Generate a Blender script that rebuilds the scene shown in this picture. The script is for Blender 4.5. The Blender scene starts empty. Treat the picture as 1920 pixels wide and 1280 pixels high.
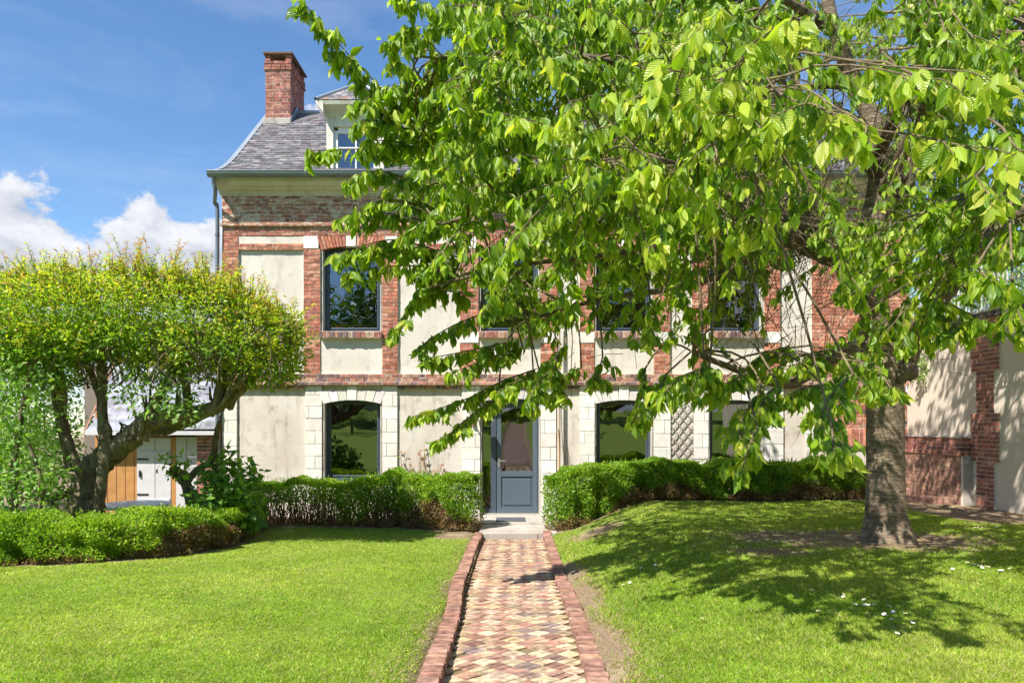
import bpy, math, random
import numpy as np
from mathutils import Matrix, Vector
rs = np.random.RandomState(7)
random.seed(7)
sc = bpy.context.scene
C = sc.collection
# ------------------------------------------------------------------ camera, world, sun, exposure
# world: X right, Y away from the camera (front wall of the house at Y = 14), Z up, door sill at Z = 0
F, VX, VY, EYE = 1400.0, 968.0, 795.0, 1.70          # focal length and vanishing point in photo pixels
cam_d = bpy.data.cameras.new('camera'); cam = bpy.data.objects.new('camera', cam_d); C.objects.link(cam)
cam.location = (0, 0, EYE); cam.rotation_euler = (math.radians(90), 0, 0)
cam_d.sensor_width = 36; cam_d.lens = F / 1920 * 36
cam_d.shift_x = (960 - VX) / 1920; cam_d.shift_y = (VY - 640) / 1920
cam_d.clip_start = .1; cam_d.clip_end = 3000
sc.camera = cam
SUN = Vector((-.425, -.443, .788)).normalized()
sun_d = bpy.data.lights.new('sun', 'SUN'); sun = bpy.data.objects.new('sun', sun_d); C.objects.link(sun)
sun_d.energy = 5.0; sun_d.angle = math.radians(.55); sun_d.color = (1, .955, .88)
sun.rotation_euler = SUN.to_track_quat('Z', 'Y').to_euler(); sun.location = (-10, -10, 30)
sc.view_settings.view_transform = 'Standard'; sc.view_settings.look = 'None'
sc.view_settings.exposure = .93; sc.view_settings.gamma = 1
W = bpy.data.worlds.new('World'); sc.world = W; W.use_nodes = True

def P(px, py, d):                                     # photo pixel + distance -> point
    return np.array([(px - VX) * d / F, d, EYE + (VY - py) * d / F])
FX = lambda px: (px - VX) / 100.0                     # on the front wall 100 photo pixels are one metre
FZ = lambda py: EYE + (VY - py) / 100.0

def build_world():
    nt = W.node_tree; nt.nodes.clear(); n = nt.nodes.new; l = nt.links.new
    out = n('ShaderNodeOutputWorld')
    sky = n('ShaderNodeTexSky'); sky.sky_type = 'NISHITA'; sky.sun_disc = False
    sky.sun_elevation = math.asin(SUN.z); sky.sun_rotation = math.atan2(SUN.x, SUN.y)
    sky.altitude = 50; sky.air_density = 1.0; sky.dust_density = .1; sky.ozone_density = 4.0
    b1 = n('ShaderNodeBackground'); b1.inputs[1].default_value = .102; hs = n('ShaderNodeHueSaturation'); hs.inputs['Saturation'].default_value = 1.12; l(sky.outputs[0], hs.inputs['Color']); l(hs.outputs[0], b1.inputs[0])
    tc = n('ShaderNodeTexCoord')
    def noise(scale, detail, rough, vec, dist=0.0):
        t = n('ShaderNodeTexNoise'); t.inputs['Scale'].default_value = scale; t.inputs['Detail'].default_value = detail
        t.inputs['Roughness'].default_value = rough; t.inputs['Distortion'].default_value = dist; l(vec, t.inputs['Vector']); return t.outputs[0]
    def math_(op, a, b=None, c=None, clamp=False):
        m = n('ShaderNodeMath'); m.operation = op; m.use_clamp = clamp
        for i, v in enumerate((a, b, c)):
            if v is None: continue
            if isinstance(v, (int, float)): m.inputs[i].default_value = v
            else: l(v, m.inputs[i])
        return m.outputs[0]
    V = tc.outputs['Generated']
    mp = n('ShaderNodeMapping'); mp.inputs['Scale'].default_value = (1, 1, 1.45); l(V, mp.inputs[0]); V2 = mp.outputs[0]
    sep = n('ShaderNodeSeparateXYZ'); l(V, sep.inputs[0]); z = sep.outputs[2]
    big = noise(2.6, 2, .5, V2); fine = noise(11, 9, .62, V2); fine2 = noise(26, 6, .6, V2)
    # general cumulus belt low above the horizon, all round
    belt = math_('MULTIPLY_ADD', z, -3.2, .72)
    belt = math_('ADD', belt, math_('MULTIPLY_ADD', big, 1.5, -.95))
    lobes = None
    for px, py, r in ((35, 415, .055), (-40, 420, .07), (100, 440, .036), (60, 480, .075), (285, 425, .050), (335, 460, .062), (260, 480, .072),
                      (395, 470, .06), (180, 520, .05), (20, 560, .06), (330, 530, .10), (600, 205, .022), (430, 520, .09), (100, 560, .12)):
        d = Vector(((px - VX) / F, 1, (VY - py) / F)).normalized()
        vm = n('ShaderNodeVectorMath'); vm.operation = 'DISTANCE'; l(V, vm.inputs[0]); vm.inputs[1].default_value = d
        v = math_('MULTIPLY_ADD', vm.outputs['Value'], -1 / r, 1.0)
        lobes = v if lobes is None else math_('MAXIMUM', lobes, v)
    lob = math_('MULTIPLY', math_('MAXIMUM', lobes, -1.2), .55)
    # in front of the camera the lobes give the shapes of the clouds, elsewhere the belt
    yy = sep.outputs[1]; front = math_('MULTIPLY_ADD', yy, 6.0, -3.6, clamp=True)
    mixv = n('ShaderNodeMix'); mixv.data_type = 'FLOAT'; l(front, mixv.inputs[0]); l(belt, mixv.inputs[2]); l(lob, mixv.inputs[3])
    shape = math_('ADD', mixv.outputs[0], math_('MULTIPLY_ADD', fine, 1.9, -.99))
    shape = math_('ADD', shape, math_('MULTIPLY_ADD', fine2, .35, -.17))
    mr = n('ShaderNodeMapRange'); mr.interpolation_type = 'SMOOTHSTEP'; l(shape, mr.inputs[0])
    mr.inputs[1].default_value = .01; mr.inputs[2].default_value = .22
    # shade of the cloud: thick parts away from the sun are greyer
    off = n('ShaderNodeVectorMath'); off.operation = 'ADD'; l(V2, off.inputs[0]); off.inputs[1].default_value = (-.012, 0, .035)
    sh = noise(11, 7, .62, off.outputs[0]); lit = math_('SUBTRACT', fine, sh)
    lit = math_('MULTIPLY_ADD', lit, 2.6, .62); lit = math_('ADD', lit, math_('MULTIPLY_ADD', z, 1.2, -.25), clamp=True)
    cr = n('ShaderNodeMix'); cr.data_type = 'RGBA'; l(lit, cr.inputs[0])
    cr.inputs[6].default_value = (.46, .52, .66, 1); cr.inputs[7].default_value = (.93, .95, 1.0, 1)
    b2 = n('ShaderNodeBackground'); b2.inputs[1].default_value = .53; l(cr.outputs[2], b2.inputs[0])
    # thin high veil
    mp3 = n('ShaderNodeMapping'); mp3.inputs['Scale'].default_value = (1.2, 1, 4.2); l(V, mp3.inputs[0])
    ve = noise(2.2, 6, .6, mp3.outputs[0], .6); vm_ = n('ShaderNodeMapRange'); l(ve, vm_.inputs[0])
    vm_.inputs[1].default_value = .45; vm_.inputs[2].default_value = .85; vm_.inputs[4].default_value = .34
    fac = math_('MAXIMUM', mr.outputs[0], vm_.outputs[0])
    ms = n('ShaderNodeMixShader'); l(fac, ms.inputs[0]); l(b1.outputs[0], ms.inputs[1]); l(b2.outputs[0], ms.inputs[2])
    l(ms.outputs[0], out.inputs[0])
build_world()

# ------------------------------------------------------------------ helpers: objects
WL = {}
def reg(o, parent=None, kind=None, label=None, cat=None, group=None):
    C.objects.link(o)
    if parent is not None:
        o.parent = parent
        o.matrix_parent_inverse = Matrix.Translation(-WL.get(parent.name, Vector((0, 0, 0))))
    if kind: o['kind'] = kind
    if label: o['label'] = label
    if cat: o['category'] = cat
    if group: o['group'] = group
    return o
def thing(name, loc, label, cat, group=None):
    o = bpy.data.objects.new(name, None); o.location = loc; o.empty_display_size = .2
    reg(o, None, None, label, cat, group); WL[o.name] = Vector(loc); return o
def mesh(name, verts, faces, mats, smooth=False, col=None, luv=None):
    verts = np.asarray(verts, dtype=np.float32).reshape(-1, 3)
    me = bpy.data.meshes.new(name)
    if isinstance(faces, np.ndarray):
        k = faces.shape[1]; m = faces.shape[0]
        me.vertices.add(len(verts)); me.vertices.foreach_set('co', verts.ravel())
        me.loops.add(m * k); me.loops.foreach_set('vertex_index', faces.astype(np.int32).ravel())
        me.polygons.add(m); me.polygons.foreach_set('loop_start', np.arange(0, m * k, k, dtype=np.int32))
        me.update(calc_edges=True)
    else:
        me.from_pydata([tuple(map(float, v)) for v in verts], [], [tuple(int(i) for i in f) for f in faces]); me.update()
    me.polygons.foreach_set('use_smooth', np.full(len(me.polygons), bool(smooth)))
    if col is not None:
        a = me.attributes.new('col', 'FLOAT_COLOR', 'POINT'); c = np.ones((len(verts), 4), dtype=np.float32); c[:, :3] = col
        a.data.foreach_set('color', c.ravel())
    if luv is not None:
        a = me.attributes.new('luv', 'FLOAT_VECTOR', 'POINT'); a.data.foreach_set('vector', np.asarray(luv, dtype=np.float32).ravel())
    for m_ in (mats if isinstance(mats, (list, tuple)) else [mats]): me.materials.append(m_)
    return me
def obj(name, me, parent=None, **k):
    return reg(bpy.data.objects.new(name, me), parent, **k)
class MB:                                             # small mesh collector
    def __init__(s): s.v = []; s.f = []
    def add(s, v, f):
        n0 = len(s.v); s.v += [tuple(map(float, p)) for p in v]; s.f += [tuple(i + n0 for i in q) for q in f]; return s
    def box(s, x0, x1, y0, y1, z0, z1):
        v = [(x, y, z) for x in (x0, x1) for y in (y0, y1) for z in (z0, z1)]
        return s.add(v, [(0, 1, 3, 2), (4, 6, 7, 5), (0, 4, 5, 1), (2, 3, 7, 6), (0, 2, 6, 4), (1, 5, 7, 3)])
    def prism(s, poly, a, b):                         # poly of 3-D points extruded from offset a to offset b (vectors)
        n = len(poly); v = [np.add(p, a) for p in poly] + [np.add(p, b) for p in poly]
        f = [tuple(range(n))[::-1], tuple(range(n, 2 * n))] + [(i, (i + 1) % n, n + (i + 1) % n, n + i) for i in range(n)]
        return s.add(v, f)
    def build(s, name, mat, parent=None, smooth=False, bevel=0, **k):
        o = obj(name, mesh(name, s.v, s.f, mat, smooth), parent, **k)
        if bevel:
            m = o.modifiers.new('bevel', 'BEVEL'); m.width = bevel; m.segments = 2; m.limit_method = 'ANGLE'
        return o
def box(name, mat, x0, x1, y0, y1, z0, z1, parent=None, bevel=0, **k):
    return MB().box(x0, x1, y0, y1, z0, z1).build(name, mat, parent, bevel=bevel, **k)
def norm(v): 
    v = np.asarray(v, float); return v / (np.linalg.norm(v, axis=-1, keepdims=True) + 1e-9)
def smooth_path(pts, rad, sub=5):
    pts = np.asarray(pts, float); rad = np.asarray(rad, float); n = len(pts)
    if n < 3: 
        t = np.linspace(0, 1, sub + 1)[:, None]; return pts[0] * (1 - t) + pts[-1] * t, rad[0] * (1 - t[:, 0]) + rad[-1] * t[:, 0]
    o = []; r = []
    for i in range(n - 1):
        p0, p1, p2, p3 = pts[max(i - 1, 0)], pts[i], pts[i + 1], pts[min(i + 2, n - 1)]
        for t in np.linspace(0, 1, sub, endpoint=False):
            o.append(.5 * ((2 * p1) + (-p0 + p2) * t + (2 * p0 - 5 * p1 + 4 * p2 - p3) * t * t + (-p0 + 3 * p1 - 3 * p2 + p3) * t ** 3))
            r.append(rad[i] * (1 - t) + rad[i + 1] * t)
    o.append(pts[-1]); r.append(rad[-1]); return np.array(o), np.array(r)
def tube_geo(pts, rad, sides=6, wob=0.0, lobes=None):
    n = len(pts); tan = norm(np.gradient(pts, axis=0)); ref = np.array([0.31, .17, .93]) if abs(tan[0][2]) < .8 else np.array([1., 0.2, 0])
    V = []; a = np.linspace(0, 2 * math.pi, sides, endpoint=False)
    s = norm(np.cross(tan[0], ref))
    for i in range(n):
        s = norm(s - tan[i] * np.dot(s, tan[i])); b = np.cross(tan[i], s)
        rr = rad[i] * (1 + (rs.randn(sides) * wob if wob else 0))
        if lobes is not None: rr = rr * (1 + lobes[i] * (np.cos(a * 5 + .6) * .6 + np.cos(a * 3 + 2) * .5))
        V.append(pts[i] + (np.cos(a) * rr)[:, None] * s + (np.sin(a) * rr)[:, None] * b)
    V = np.concatenate(V); i = np.arange(n - 1)[:, None] * sides; j = np.arange(sides)[None, :]; j2 = (j + 1) % sides
    return V, np.stack([i + j, i + j2, i + sides + j2, i + sides + j], -1).reshape(-1, 4)
class Acc:                                            # numpy collector, one face size
    def __init__(s): s.v = []; s.f = []; s.c = []; s.u = []; s.n = 0
    def add(s, v, f, c=None, u=None):
        s.v.append(v); s.f.append(f + s.n); s.n += len(v)
        if c is not None: s.c.append(np.broadcast_to(c, (len(v), 3)) if np.ndim(c) == 1 else c)
        if u is not None: s.u.append(u)
    def build(s, name, mat, parent=None, smooth=False, **k):
        if not s.v: return None
        return obj(name, mesh(name, np.concatenate(s.v), np.concatenate(s.f), mat, smooth, np.concatenate(s.c) if s.c else None, np.concatenate(s.u) if s.u else None), parent, **k)
def tube(name, mat, pts, rad, parent=None, sides=8, sub=5, wob=0.0, **k):
    p, r = smooth_path(pts, rad, sub); v, f = tube_geo(p, r, sides, wob)
    return obj(name, mesh(name, v, f, mat, True), parent, **k)

# ------------------------------------------------------------------ helpers: materials
class Mat:
    def __init__(s, name, rough=.8, spec=.3):
        s.m = bpy.data.materials.new(name); s.m.use_nodes = True; s.t = s.m.node_tree; s.b = s.t.nodes['Principled BSDF']
        s.b.inputs['Roughness'].default_value = rough; s.b.inputs['Specular IOR Level'].default_value = spec
        s.tc = s.n('ShaderNodeTexCoord'); s.P = s.tc.outputs['Object']
    def n(s, t): return s.t.nodes.new(t)
    def l(s, a, b): s.t.links.new(a, b)
    def set(s, inp, v):
        if isinstance(v, (int, float)): inp.default_value = v
        elif isinstance(v, (tuple, list)): inp.default_value = tuple(v) + ((1,) if len(v) == 3 and inp.type == 'RGBA' else ())
        else: s.l(v, inp)
    def map(s, scale=(1, 1, 1), loc=(0, 0, 0), vec=None, rot=(0, 0, 0)):
        m = s.n('ShaderNodeMapping'); m.inputs['Scale'].default_value = scale; m.inputs['Location'].default_value = loc; m.inputs['Rotation'].default_value = rot
        s.l(vec or s.P, m.inputs[0]); return m.outputs[0]
    def noise(s, scale, detail=4, rough=.55, vec=None, dist=0):
        t = s.n('ShaderNodeTexNoise'); t.inputs['Scale'].default_value = scale; t.inputs['Detail'].default_value = detail
        t.inputs['Roughness'].default_value = rough; t.inputs['Distortion'].default_value = dist; s.l(vec or s.P, t.inputs['Vector']); return t.outputs[0]
    def rng(s, v, a, b, c=0., d=1.):
        m = s.n('ShaderNodeMapRange'); m.interpolation_type = 'SMOOTHSTEP'; s.l(v, m.inputs[0])
        for i, x in enumerate((a, b, c, d)): m.inputs[i + 1].default_value = x
        return m.outputs[0]
    def mth(s, op, a, b=0.):
        m = s.n('ShaderNodeMath'); m.operation = op; s.set(m.inputs[0], a); s.set(m.inputs[1], b); return m.outputs[0]
    def mix(s, f, a, b, mode='MIX'):
        m = s.n('ShaderNodeMix'); m.data_type = 'RGBA'; m.blend_type = mode; s.set(m.inputs[0], f); s.set(m.inputs[6], a); s.set(m.inputs[7], b); return m.outputs[2]
    def attr(s, name, out='Color'):
        a = s.n('ShaderNodeAttribute'); a.attribute_name = name; return a.outputs[out]
    def tint(s):                                      # per-piece colour: vertex attribute times object colour
        oi = s.n('ShaderNodeObjectInfo'); return s.mix(1., s.attr('col'), oi.outputs['Color'], 'MULTIPLY')
    def color(s, v): s.set(s.b.inputs['Base Color'], v); return s
    def bump(s, h, strength=.4, dist=.01):
        b = s.n('ShaderNodeBump'); b.inputs['Strength'].default_value = strength; b.inputs['Distance'].default_value = dist
        s.l(h, b.inputs['Height']); s.l(b.outputs[0], s.b.inputs['Normal']); return s
    def world(s): 
        g = s.n('ShaderNodeNewGeometry'); s.P = g.outputs['Position']; return s

def plain(name, c, rough=.6, spec=.35, metal=0., var=.12, scale=6):
    m = Mat(name, rough, spec).world(); m.b.inputs['Metallic'].default_value = metal
    a = tuple(x * (1 - var) for x in c); b = tuple(min(1, x * (1 + var)) for x in c)
    m.color(m.mix(m.noise(scale, 6), a, b)); return m.m
def piece_mat(name, rough=.85, patch=None, patch_amt=(.5, .62), grain=30, bump=.5, dark=(.55, 1.15), pscale=7, pvec=(1, 1, 1)):
    m = Mat(name, rough, .2).world(); t = m.tint(); g = m.noise(grain, 8, .65); g2 = m.noise(grain * .28, 4)
    c = m.mix(1., t, m.mix(m.rng(g2, .3, .7), (dark[0],) * 3, (dark[1],) * 3), 'MULTIPLY')
    c = m.mix(m.rng(g, .58, .75, 0, .45), c, (.30, .24, .20))
    if patch: c = m.mix(m.rng(m.noise(pscale, 9, .68, m.map(pvec)), patch_amt[0], patch_amt[1], 0, .85), c, patch)
    m.color(c); m.bump(g, bump, .006); return m.m
M = {}
M['brick'] = piece_mat('brick', patch=(.50, .41, .33), patch_amt=(.60, .74), grain=42)
M['brick_worn'] = piece_mat('worn limewashed brick', patch=(.60, .51, .40), patch_amt=(.48, .58), grain=36, pscale=9, pvec=(1, 1, 2.0))
M['brick_wall'] = piece_mat('garden brick', patch=(.45, .36, .30), patch_amt=(.64, .76), grain=40)
M['paver'] = piece_mat('paver', patch=(.27, .20, .13), patch_amt=(.56, .72), grain=55, bump=.6, pscale=14)
M['kerb'] = piece_mat('kerb brick', patch=(.42, .31, .24), patch_amt=(.6, .75), grain=50)
M['stone'] = piece_mat('white limestone', patch=(.52, .46, .37), patch_amt=(.60, .74), grain=24, bump=1.0, dark=(.90, 1.06), pscale=6)
M['slate'] = piece_mat('slate', .62, patch=(.36, .35, .33), patch_amt=(.62, .72), grain=22, bump=.35, pscale=11)
M['shed_slate'] = piece_mat('pale cement slate', .6, patch=(.34, .35, .36), patch_amt=(.6, .76), grain=14, bump=.2)
def _mortar(name, a, b):
    m = Mat(name, .95, .1).world(); g = m.noise(60, 6, .7); m.color(m.mix(m.noise(5, 5), a, b)); m.bump(g, .6, .006); return m.m
M['mortar'] = _mortar('lime mortar', (.58, .52, .42), (.70, .64, .54))
M['mortar2'] = _mortar('pale mortar', (.62, .53, .45), (.72, .65, .57))
M['sand'] = _mortar('sand joints', (.13, .105, .05), (.25, .19, .11))
def _render(name, base, dark, warm, amt=.6):
    m = Mat(name, .92, .12).world(); n1 = m.noise(1.3, 7, .62); n2 = m.noise(4.5, 8, .68, m.map((1, 1, .8))); n3 = m.noise(45, 5)
    streak = m.noise(3.2, 6, .6, m.map((2.2, 2.2, .35)))
    c = m.mix(m.rng(n1, .38, .66), base, warm); c = m.mix(m.rng(n2, .51, .74, 0, amt), c, dark); c = m.mix(m.rng(streak, .52, .78, 0, amt * .7), c, dark)
    m.color(c); m.bump(m.mix(.5, n3, n2), .35, .008); return m.m
M['render'] = _render('cream lime render', (.62, .575, .505), (.34, .30, .25), (.57, .515, .44), .7)
M['render_lo'] = _render('stained lower render', (.60, .55, .485), (.29, .255, .21), (.52, .455, .385), 1.0)
M['wall_render'] = _render('pink beige render', (.66, .565, .465), (.50, .42, .345), (.62, .525, .43), .3)
M['cornice'] = _render('moulded cornice', (.60, .56, .49), (.29, .265, .215), (.51, .47, .40), .7)
M['zinc'] = plain('zinc', (.34, .37, .40), .45, .5, .55, .2, 3)
M['gutter'] = plain('gutter zinc', (.16, .185, .20), .42, .5, .4, .2, 3)
M['frame'] = plain('blue grey frame paint', (.060, .078, .108), .38, .5, 0, .06, 2)
M['door'] = plain('slate blue door paint', (.080, .108, .138), .40, .5, 0, .06, 2)
M['white'] = plain('white paint', (.74, .73, .70), .5, .4, 0, .05, 4)
M['oldwhite'] = _render('flaking white paint', (.66, .64, .58), (.33, .28, .22), (.60, .57, .50), .9)
M['steel'] = plain('brushed steel', (.6, .6, .6), .3, .5, .9)
M['copper'] = plain('aged copper', (.30, .17, .12), .45, .5, .6)
M['black'] = plain('black rubber', (.02, .02, .022), .6)
M['mat'] = plain('doormat', (.09, .095, .105), .95, .1, 0, .4, 90)
M['rail'] = plain('grey white railing', (.56, .55, .52), .5, .4, 0, .1, 20)
M['concrete'] = _render('granular concrete', (.42, .38, .335), (.22, .19, .165), (.36, .32, .275), .95)
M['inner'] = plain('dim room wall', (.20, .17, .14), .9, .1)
M['soil'] = _mortar('soil', (.10, .065, .04), (.19, .13, .085))
M['ochre'] = plain('ochre weathered board', (.42, .21, .075), .8, .2, 0, .35, 7)
M['greywhite'] = plain('chalky white boards', (.52, .505, .515), .8, .15, 0, .2, 5)
M['barge'] = plain('brown fascia', (.26, .13, .075), .7)
M['table'] = plain('pale blue grey table', (.42, .50, .55), .35, .5, 0, .1, 5)
M['lattice'] = plain('grey brown lattice', (.30, .26, .235), .8, .2, 0, .25, 30)
M['pipe'] = plain('painted pipe', (.50, .41, .33), .6)
M['cane'] = plain('cane', (.5, .33, .17), .6)
M['yellow'] = plain('yellow tarpaulin', (.75, .52, .08), .6)
def _glass():
    m = Mat('window glass'); t = m.t; out = t.nodes['Material Output']; t.nodes.remove(m.b)
    g = m.n('ShaderNodeBsdfGlossy'); g.inputs['Roughness'].default_value = 0.0; g.inputs['Color'].default_value = (.93, .96, 1, 1)
    tr = m.n('ShaderNodeBsdfTransparent'); tr.inputs['Color'].default_value = (.72, .76, .75, 1)
    f = m.n('ShaderNodeFresnel'); f.inputs['IOR'].default_value = 1.5
    m.world(); bp = m.n('ShaderNodeBump'); bp.inputs['Strength'].default_value = .05; bp.inputs['Distance'].default_value = .05; m.l(m.noise(1.6, 2), bp.inputs['Height']); m.l(bp.outputs[0], g.inputs['Normal'])
    k = m.mth('ADD', m.mth('MULTIPLY', f.outputs[0], .9), .16); s = m.n('ShaderNodeMixShader')
    m.l(k, s.inputs[0]); m.l(tr.outputs[0], s.inputs[1]); m.l(g.outputs[0], s.inputs[2]); m.l(s.outputs[0], out.inputs[0]); return m.m
M['glass'] = _glass()
def leaf_mat(name, rough=.42, spec=.4, trans=.42, veins=False, tscale=1.7):
    m = Mat(name, rough, spec).world(); c = m.tint(); t = m.t; out = t.nodes['Material Output']
    if veins:
        luv = m.attr('luv', 'Vector'); sp = m.n('ShaderNodeSeparateXYZ'); m.l(luv, sp.inputs[0])
        au = m.mth('ABSOLUTE', sp.outputs[0]); ph = m.mth('SUBTRACT', m.mth('MULTIPLY', sp.outputs[1], 9.), m.mth('MULTIPLY', au, 2.6))
        fr = m.mth('FRACT', ph); vein = m.mth('MULTIPLY', m.rng(fr, .0, .10, 1, 0), 1.); mid = m.rng(au, .0, .09, 1, 0)
        v = m.mth('MAXIMUM', vein, mid); c2 = m.mix(m.mth('MULTIPLY', v, .38), c, (.30, .40, .10)); wav = m.mth('SINE', m.mth('MULTIPLY', ph, 6.283))
        m.bump(m.mth('ADD', wav, m.mth('MULTIPLY', mid, -2.)), .35, .004); c = c2
    c = m.mix(m.rng(m.noise(9, 3), .35, .7, 0, .3), c, m.mix(1., c, (.75, .85, .6), 'MULTIPLY'))
    if veins: c = m.mix(m.rng(m.noise(38, 4, .7), .68, .76, 0, .7), c, (.22, .14, .04))
    m.color(c); tl = m.n('ShaderNodeBsdfTranslucent'); m.set(tl.inputs[0], m.mix(1., c, (1.25 * tscale, 1.3 * tscale, .55 * tscale), 'MULTIPLY'))
    s = m.n('ShaderNodeMixShader'); s.inputs[0].default_value = trans; m.l(m.b.outputs[0], s.inputs[1]); m.l(tl.outputs[0], s.inputs[2]); m.l(s.outputs[0], out.inputs[0])
    return m.m
M['leaf'] = leaf_mat('cherry leaf', .32, .42, .40, True)
M['small_leaf'] = leaf_mat('small leaf', .45, .4, .42)
M['box_leaf'] = leaf_mat('box leaf', .42, .4, .35)
M['grass'] = leaf_mat('grass blade', .6, .25, .45, tscale=1.45)
M['petal'] = plain('petal', (.85, .85, .82), .6, .2, 0, .03)
def _bark(name, a, b, c, lichen, sc=(1, 1, 5), ls=5, la=(.6, .72)):
    m = Mat(name, .9, .15).world(); v = m.map(sc); n1 = m.noise(9, 8, .7, v, .5); n2 = m.noise(2.6, 5, .6, v); n3 = m.noise(ls, 8, .7)
    col = m.mix(m.rng(n1, .30, .70), a, b); col = m.mix(m.rng(n2, .5, .66, 0, .8), col, c); col = m.mix(m.rng(n3, la[0], la[1], 0, .75), col, lichen)
    m.color(col); m.bump(m.mix(.5, n1, n3), 1.0, .03); return m.m
M['bark'] = _bark('cherry bark', (.075, .052, .037), (.38, .30, .21), (.15, .108, .074), (.32, .30, .18), (1, 1, 4.5))
M['limb'] = _bark('cherry limb bark', (.065, .047, .034), (.23, .175, .12), (.13, .098, .066), (.30, .29, .18), (1.4, 1.4, 1.4), 9, (.58, .7))
M['twig'] = _bark('twig bark', (.10, .07, .045), (.24, .19, .12), (.16, .12, .075), (.38, .34, .12), (1, 1, 1), 6, (.55, .68))
M['oldbark'] = _bark('mossy bark', (.065, .050, .032), (.27, .215, .135), (.15, .115, .07), (.20, .21, .11), (1.5, 1.5, .6), 5, (.54, .68))
M['dry'] = _bark('dry stem', (.13, .085, .05), (.28, .20, .13), (.2, .14, .08), (.3, .22, .14))

# ------------------------------------------------------------------ helpers: bricks and other pieces
def template(cx, cy, cz, jit, seed):                  # unit block with a chamfered front (front faces -Y)
    r = np.random.RandomState(seed); q = [(-1, -1), (1, -1), (1, 1), (-1, 1)]
    v = [(a * (.5 - cx), -.5, b * (.5 - cz)) for a, b in q] + [(a * .5, -.5 + cy, b * .5) for a, b in q] + [(a * .5, .5, b * .5) for a, b in q]
    v = np.array(v); v[:8] += r.uniform(-1, 1, (8, 3)) * np.array(jit)
    f = [(0, 1, 2, 3)] + [(i + 4, (i + 1) % 4 + 4, (i + 1) % 4, i) for i in range(4)] + [(i + 8, (i + 1) % 4 + 8, (i + 1) % 4 + 4, i + 4) for i in range(4)]
    return v, np.array(f)
T_BRICK = [template(.014, .04, .05, (.012, .022, .04), i) for i in range(14)]
T_STONE = [template(.012, .04, .016, (.008, .03, .010), 50 + i) for i in range(8)]
T_PAVER = [template(.025, .08, .05, (.02, .05, .03), 80 + i) for i in range(10)]
T_SLATE = [template(.01, .1, .01, (.01, .12, .012), 110 + i) for i in range(6)]
FR_FRONT = np.eye(3)                                  # columns: along, into the wall, up
FR_LEFT = np.array([[0, 1, 0], [-1, 0, 0], [0, 0, 1.]])     # face looks to -X
FR_RIGHT = np.array([[0, -1, 0], [1, 0, 0], [0, 0, 1.]])    # face looks to +X
FR_UP = np.array([[1, 0, 0], [0, 0, 1], [0, -1, 0.]])       # face looks up
def pick(pal, r):
    c = np.array(pal[r.randint(len(pal))]); return np.clip(c * (1 + r.uniform(-.16, .16)) * (1 + r.uniform(-.05, .05, 3)), 0, 1)
class Pieces:
    def __init__(s): s.L = []
    def put(s, fr, centre, size, col, mat, key=0.): s.L.append((fr, np.array(centre, float), np.array(size, float), col, mat, key))
    def emit(s, name, parent, templ, cap=300, rest='brickwork'):
        L = sorted(s.L, key=lambda q: q[5]); cache = {}
        for i, (fr, c, sz, col, mat, _) in enumerate(L[:cap]):
            k = (random.randrange(len(templ)), mat.name)
            if k not in cache: cache[k] = mesh(name, templ[k[0]][0], templ[k[0]][1], mat, col=np.ones(3))
            o = bpy.data.objects.new(name, cache[k]); m = np.eye(4); m[:3, :3] = fr * sz[None, :]; m[:3, 3] = c
            o.color = (col[0], col[1], col[2], 1); reg(o, parent); o.matrix_basis = Matrix(m.tolist())
        accs = {}
        for fr, c, sz, col, mat, _ in L[cap:]:
            v, f = templ[random.randrange(len(templ))]; accs.setdefault(mat.name, (mat, Acc()))[1].add((v * sz) @ fr.T + c, f, np.array(col))
        for mat, a in accs.values(): a.build(rest, mat, parent, kind='stuff')
def course(pc, fr, origin, L, H, pal, mat, r, ch=.068, bl=.215, j=.012, t=.09, proud=0., key=None, half=.105, jit=.004):
    """fill an L x H rectangle, lower corner at origin, with brick courses; the visible face lies in the origin plane"""
    u, inn, up = fr[:, 0], fr[:, 1], fr[:, 2]; n = max(1, round(H / ch)); ch = H / n; o = np.array(origin, float)
    for i in range(n):
        x = 0.; k = i % 2
        while x < L - .015:
            w = (bl if k % 2 else half) + r.uniform(-.012, .012) if L > .3 else (bl if k % 2 else half)
            if x == 0 and i % 2 == 0 and L > .5: w = bl * .75
            w = min(w, L - x)
            if L - x - w < .05: w = L - x
            d = r.uniform(-jit, jit) - proud
            c = o + u * (x + w / 2) + up * ((i + .5) * ch) + inn * (t / 2 + d)
            pc.put(fr, c, (w - j, t, ch - j), pick(pal, r), mat, key(c) if key else 0.)
            x += w; k += 1
PAL_O = [(.49, .185, .11), (.45, .165, .10), (.53, .22, .135), (.42, .145, .095), (.50, .21, .135), (.55, .28, .185), (.38, .14, .095)]
PAL_D = [(.40, .15, .10), (.33, .12, .085), (.44, .19, .125), (.37, .145, .10), (.48, .25, .17)]
PAL_S = [(.40, .19, .13), (.33, .13, .10), (.22, .13, .125), (.44, .25, .18), (.28, .15, .13), (.47, .28, .20), (.19, .125, .125)]
PAL_W = [(.37, .14, .105), (.41, .17, .125), (.33, .12, .10), (.43, .20, .15), (.25, .11, .10), (.38, .155, .115)]
PAL_K = [(.37, .205, .145), (.33, .18, .13), (.40, .23, .165), (.29, .155, .115)]
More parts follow.
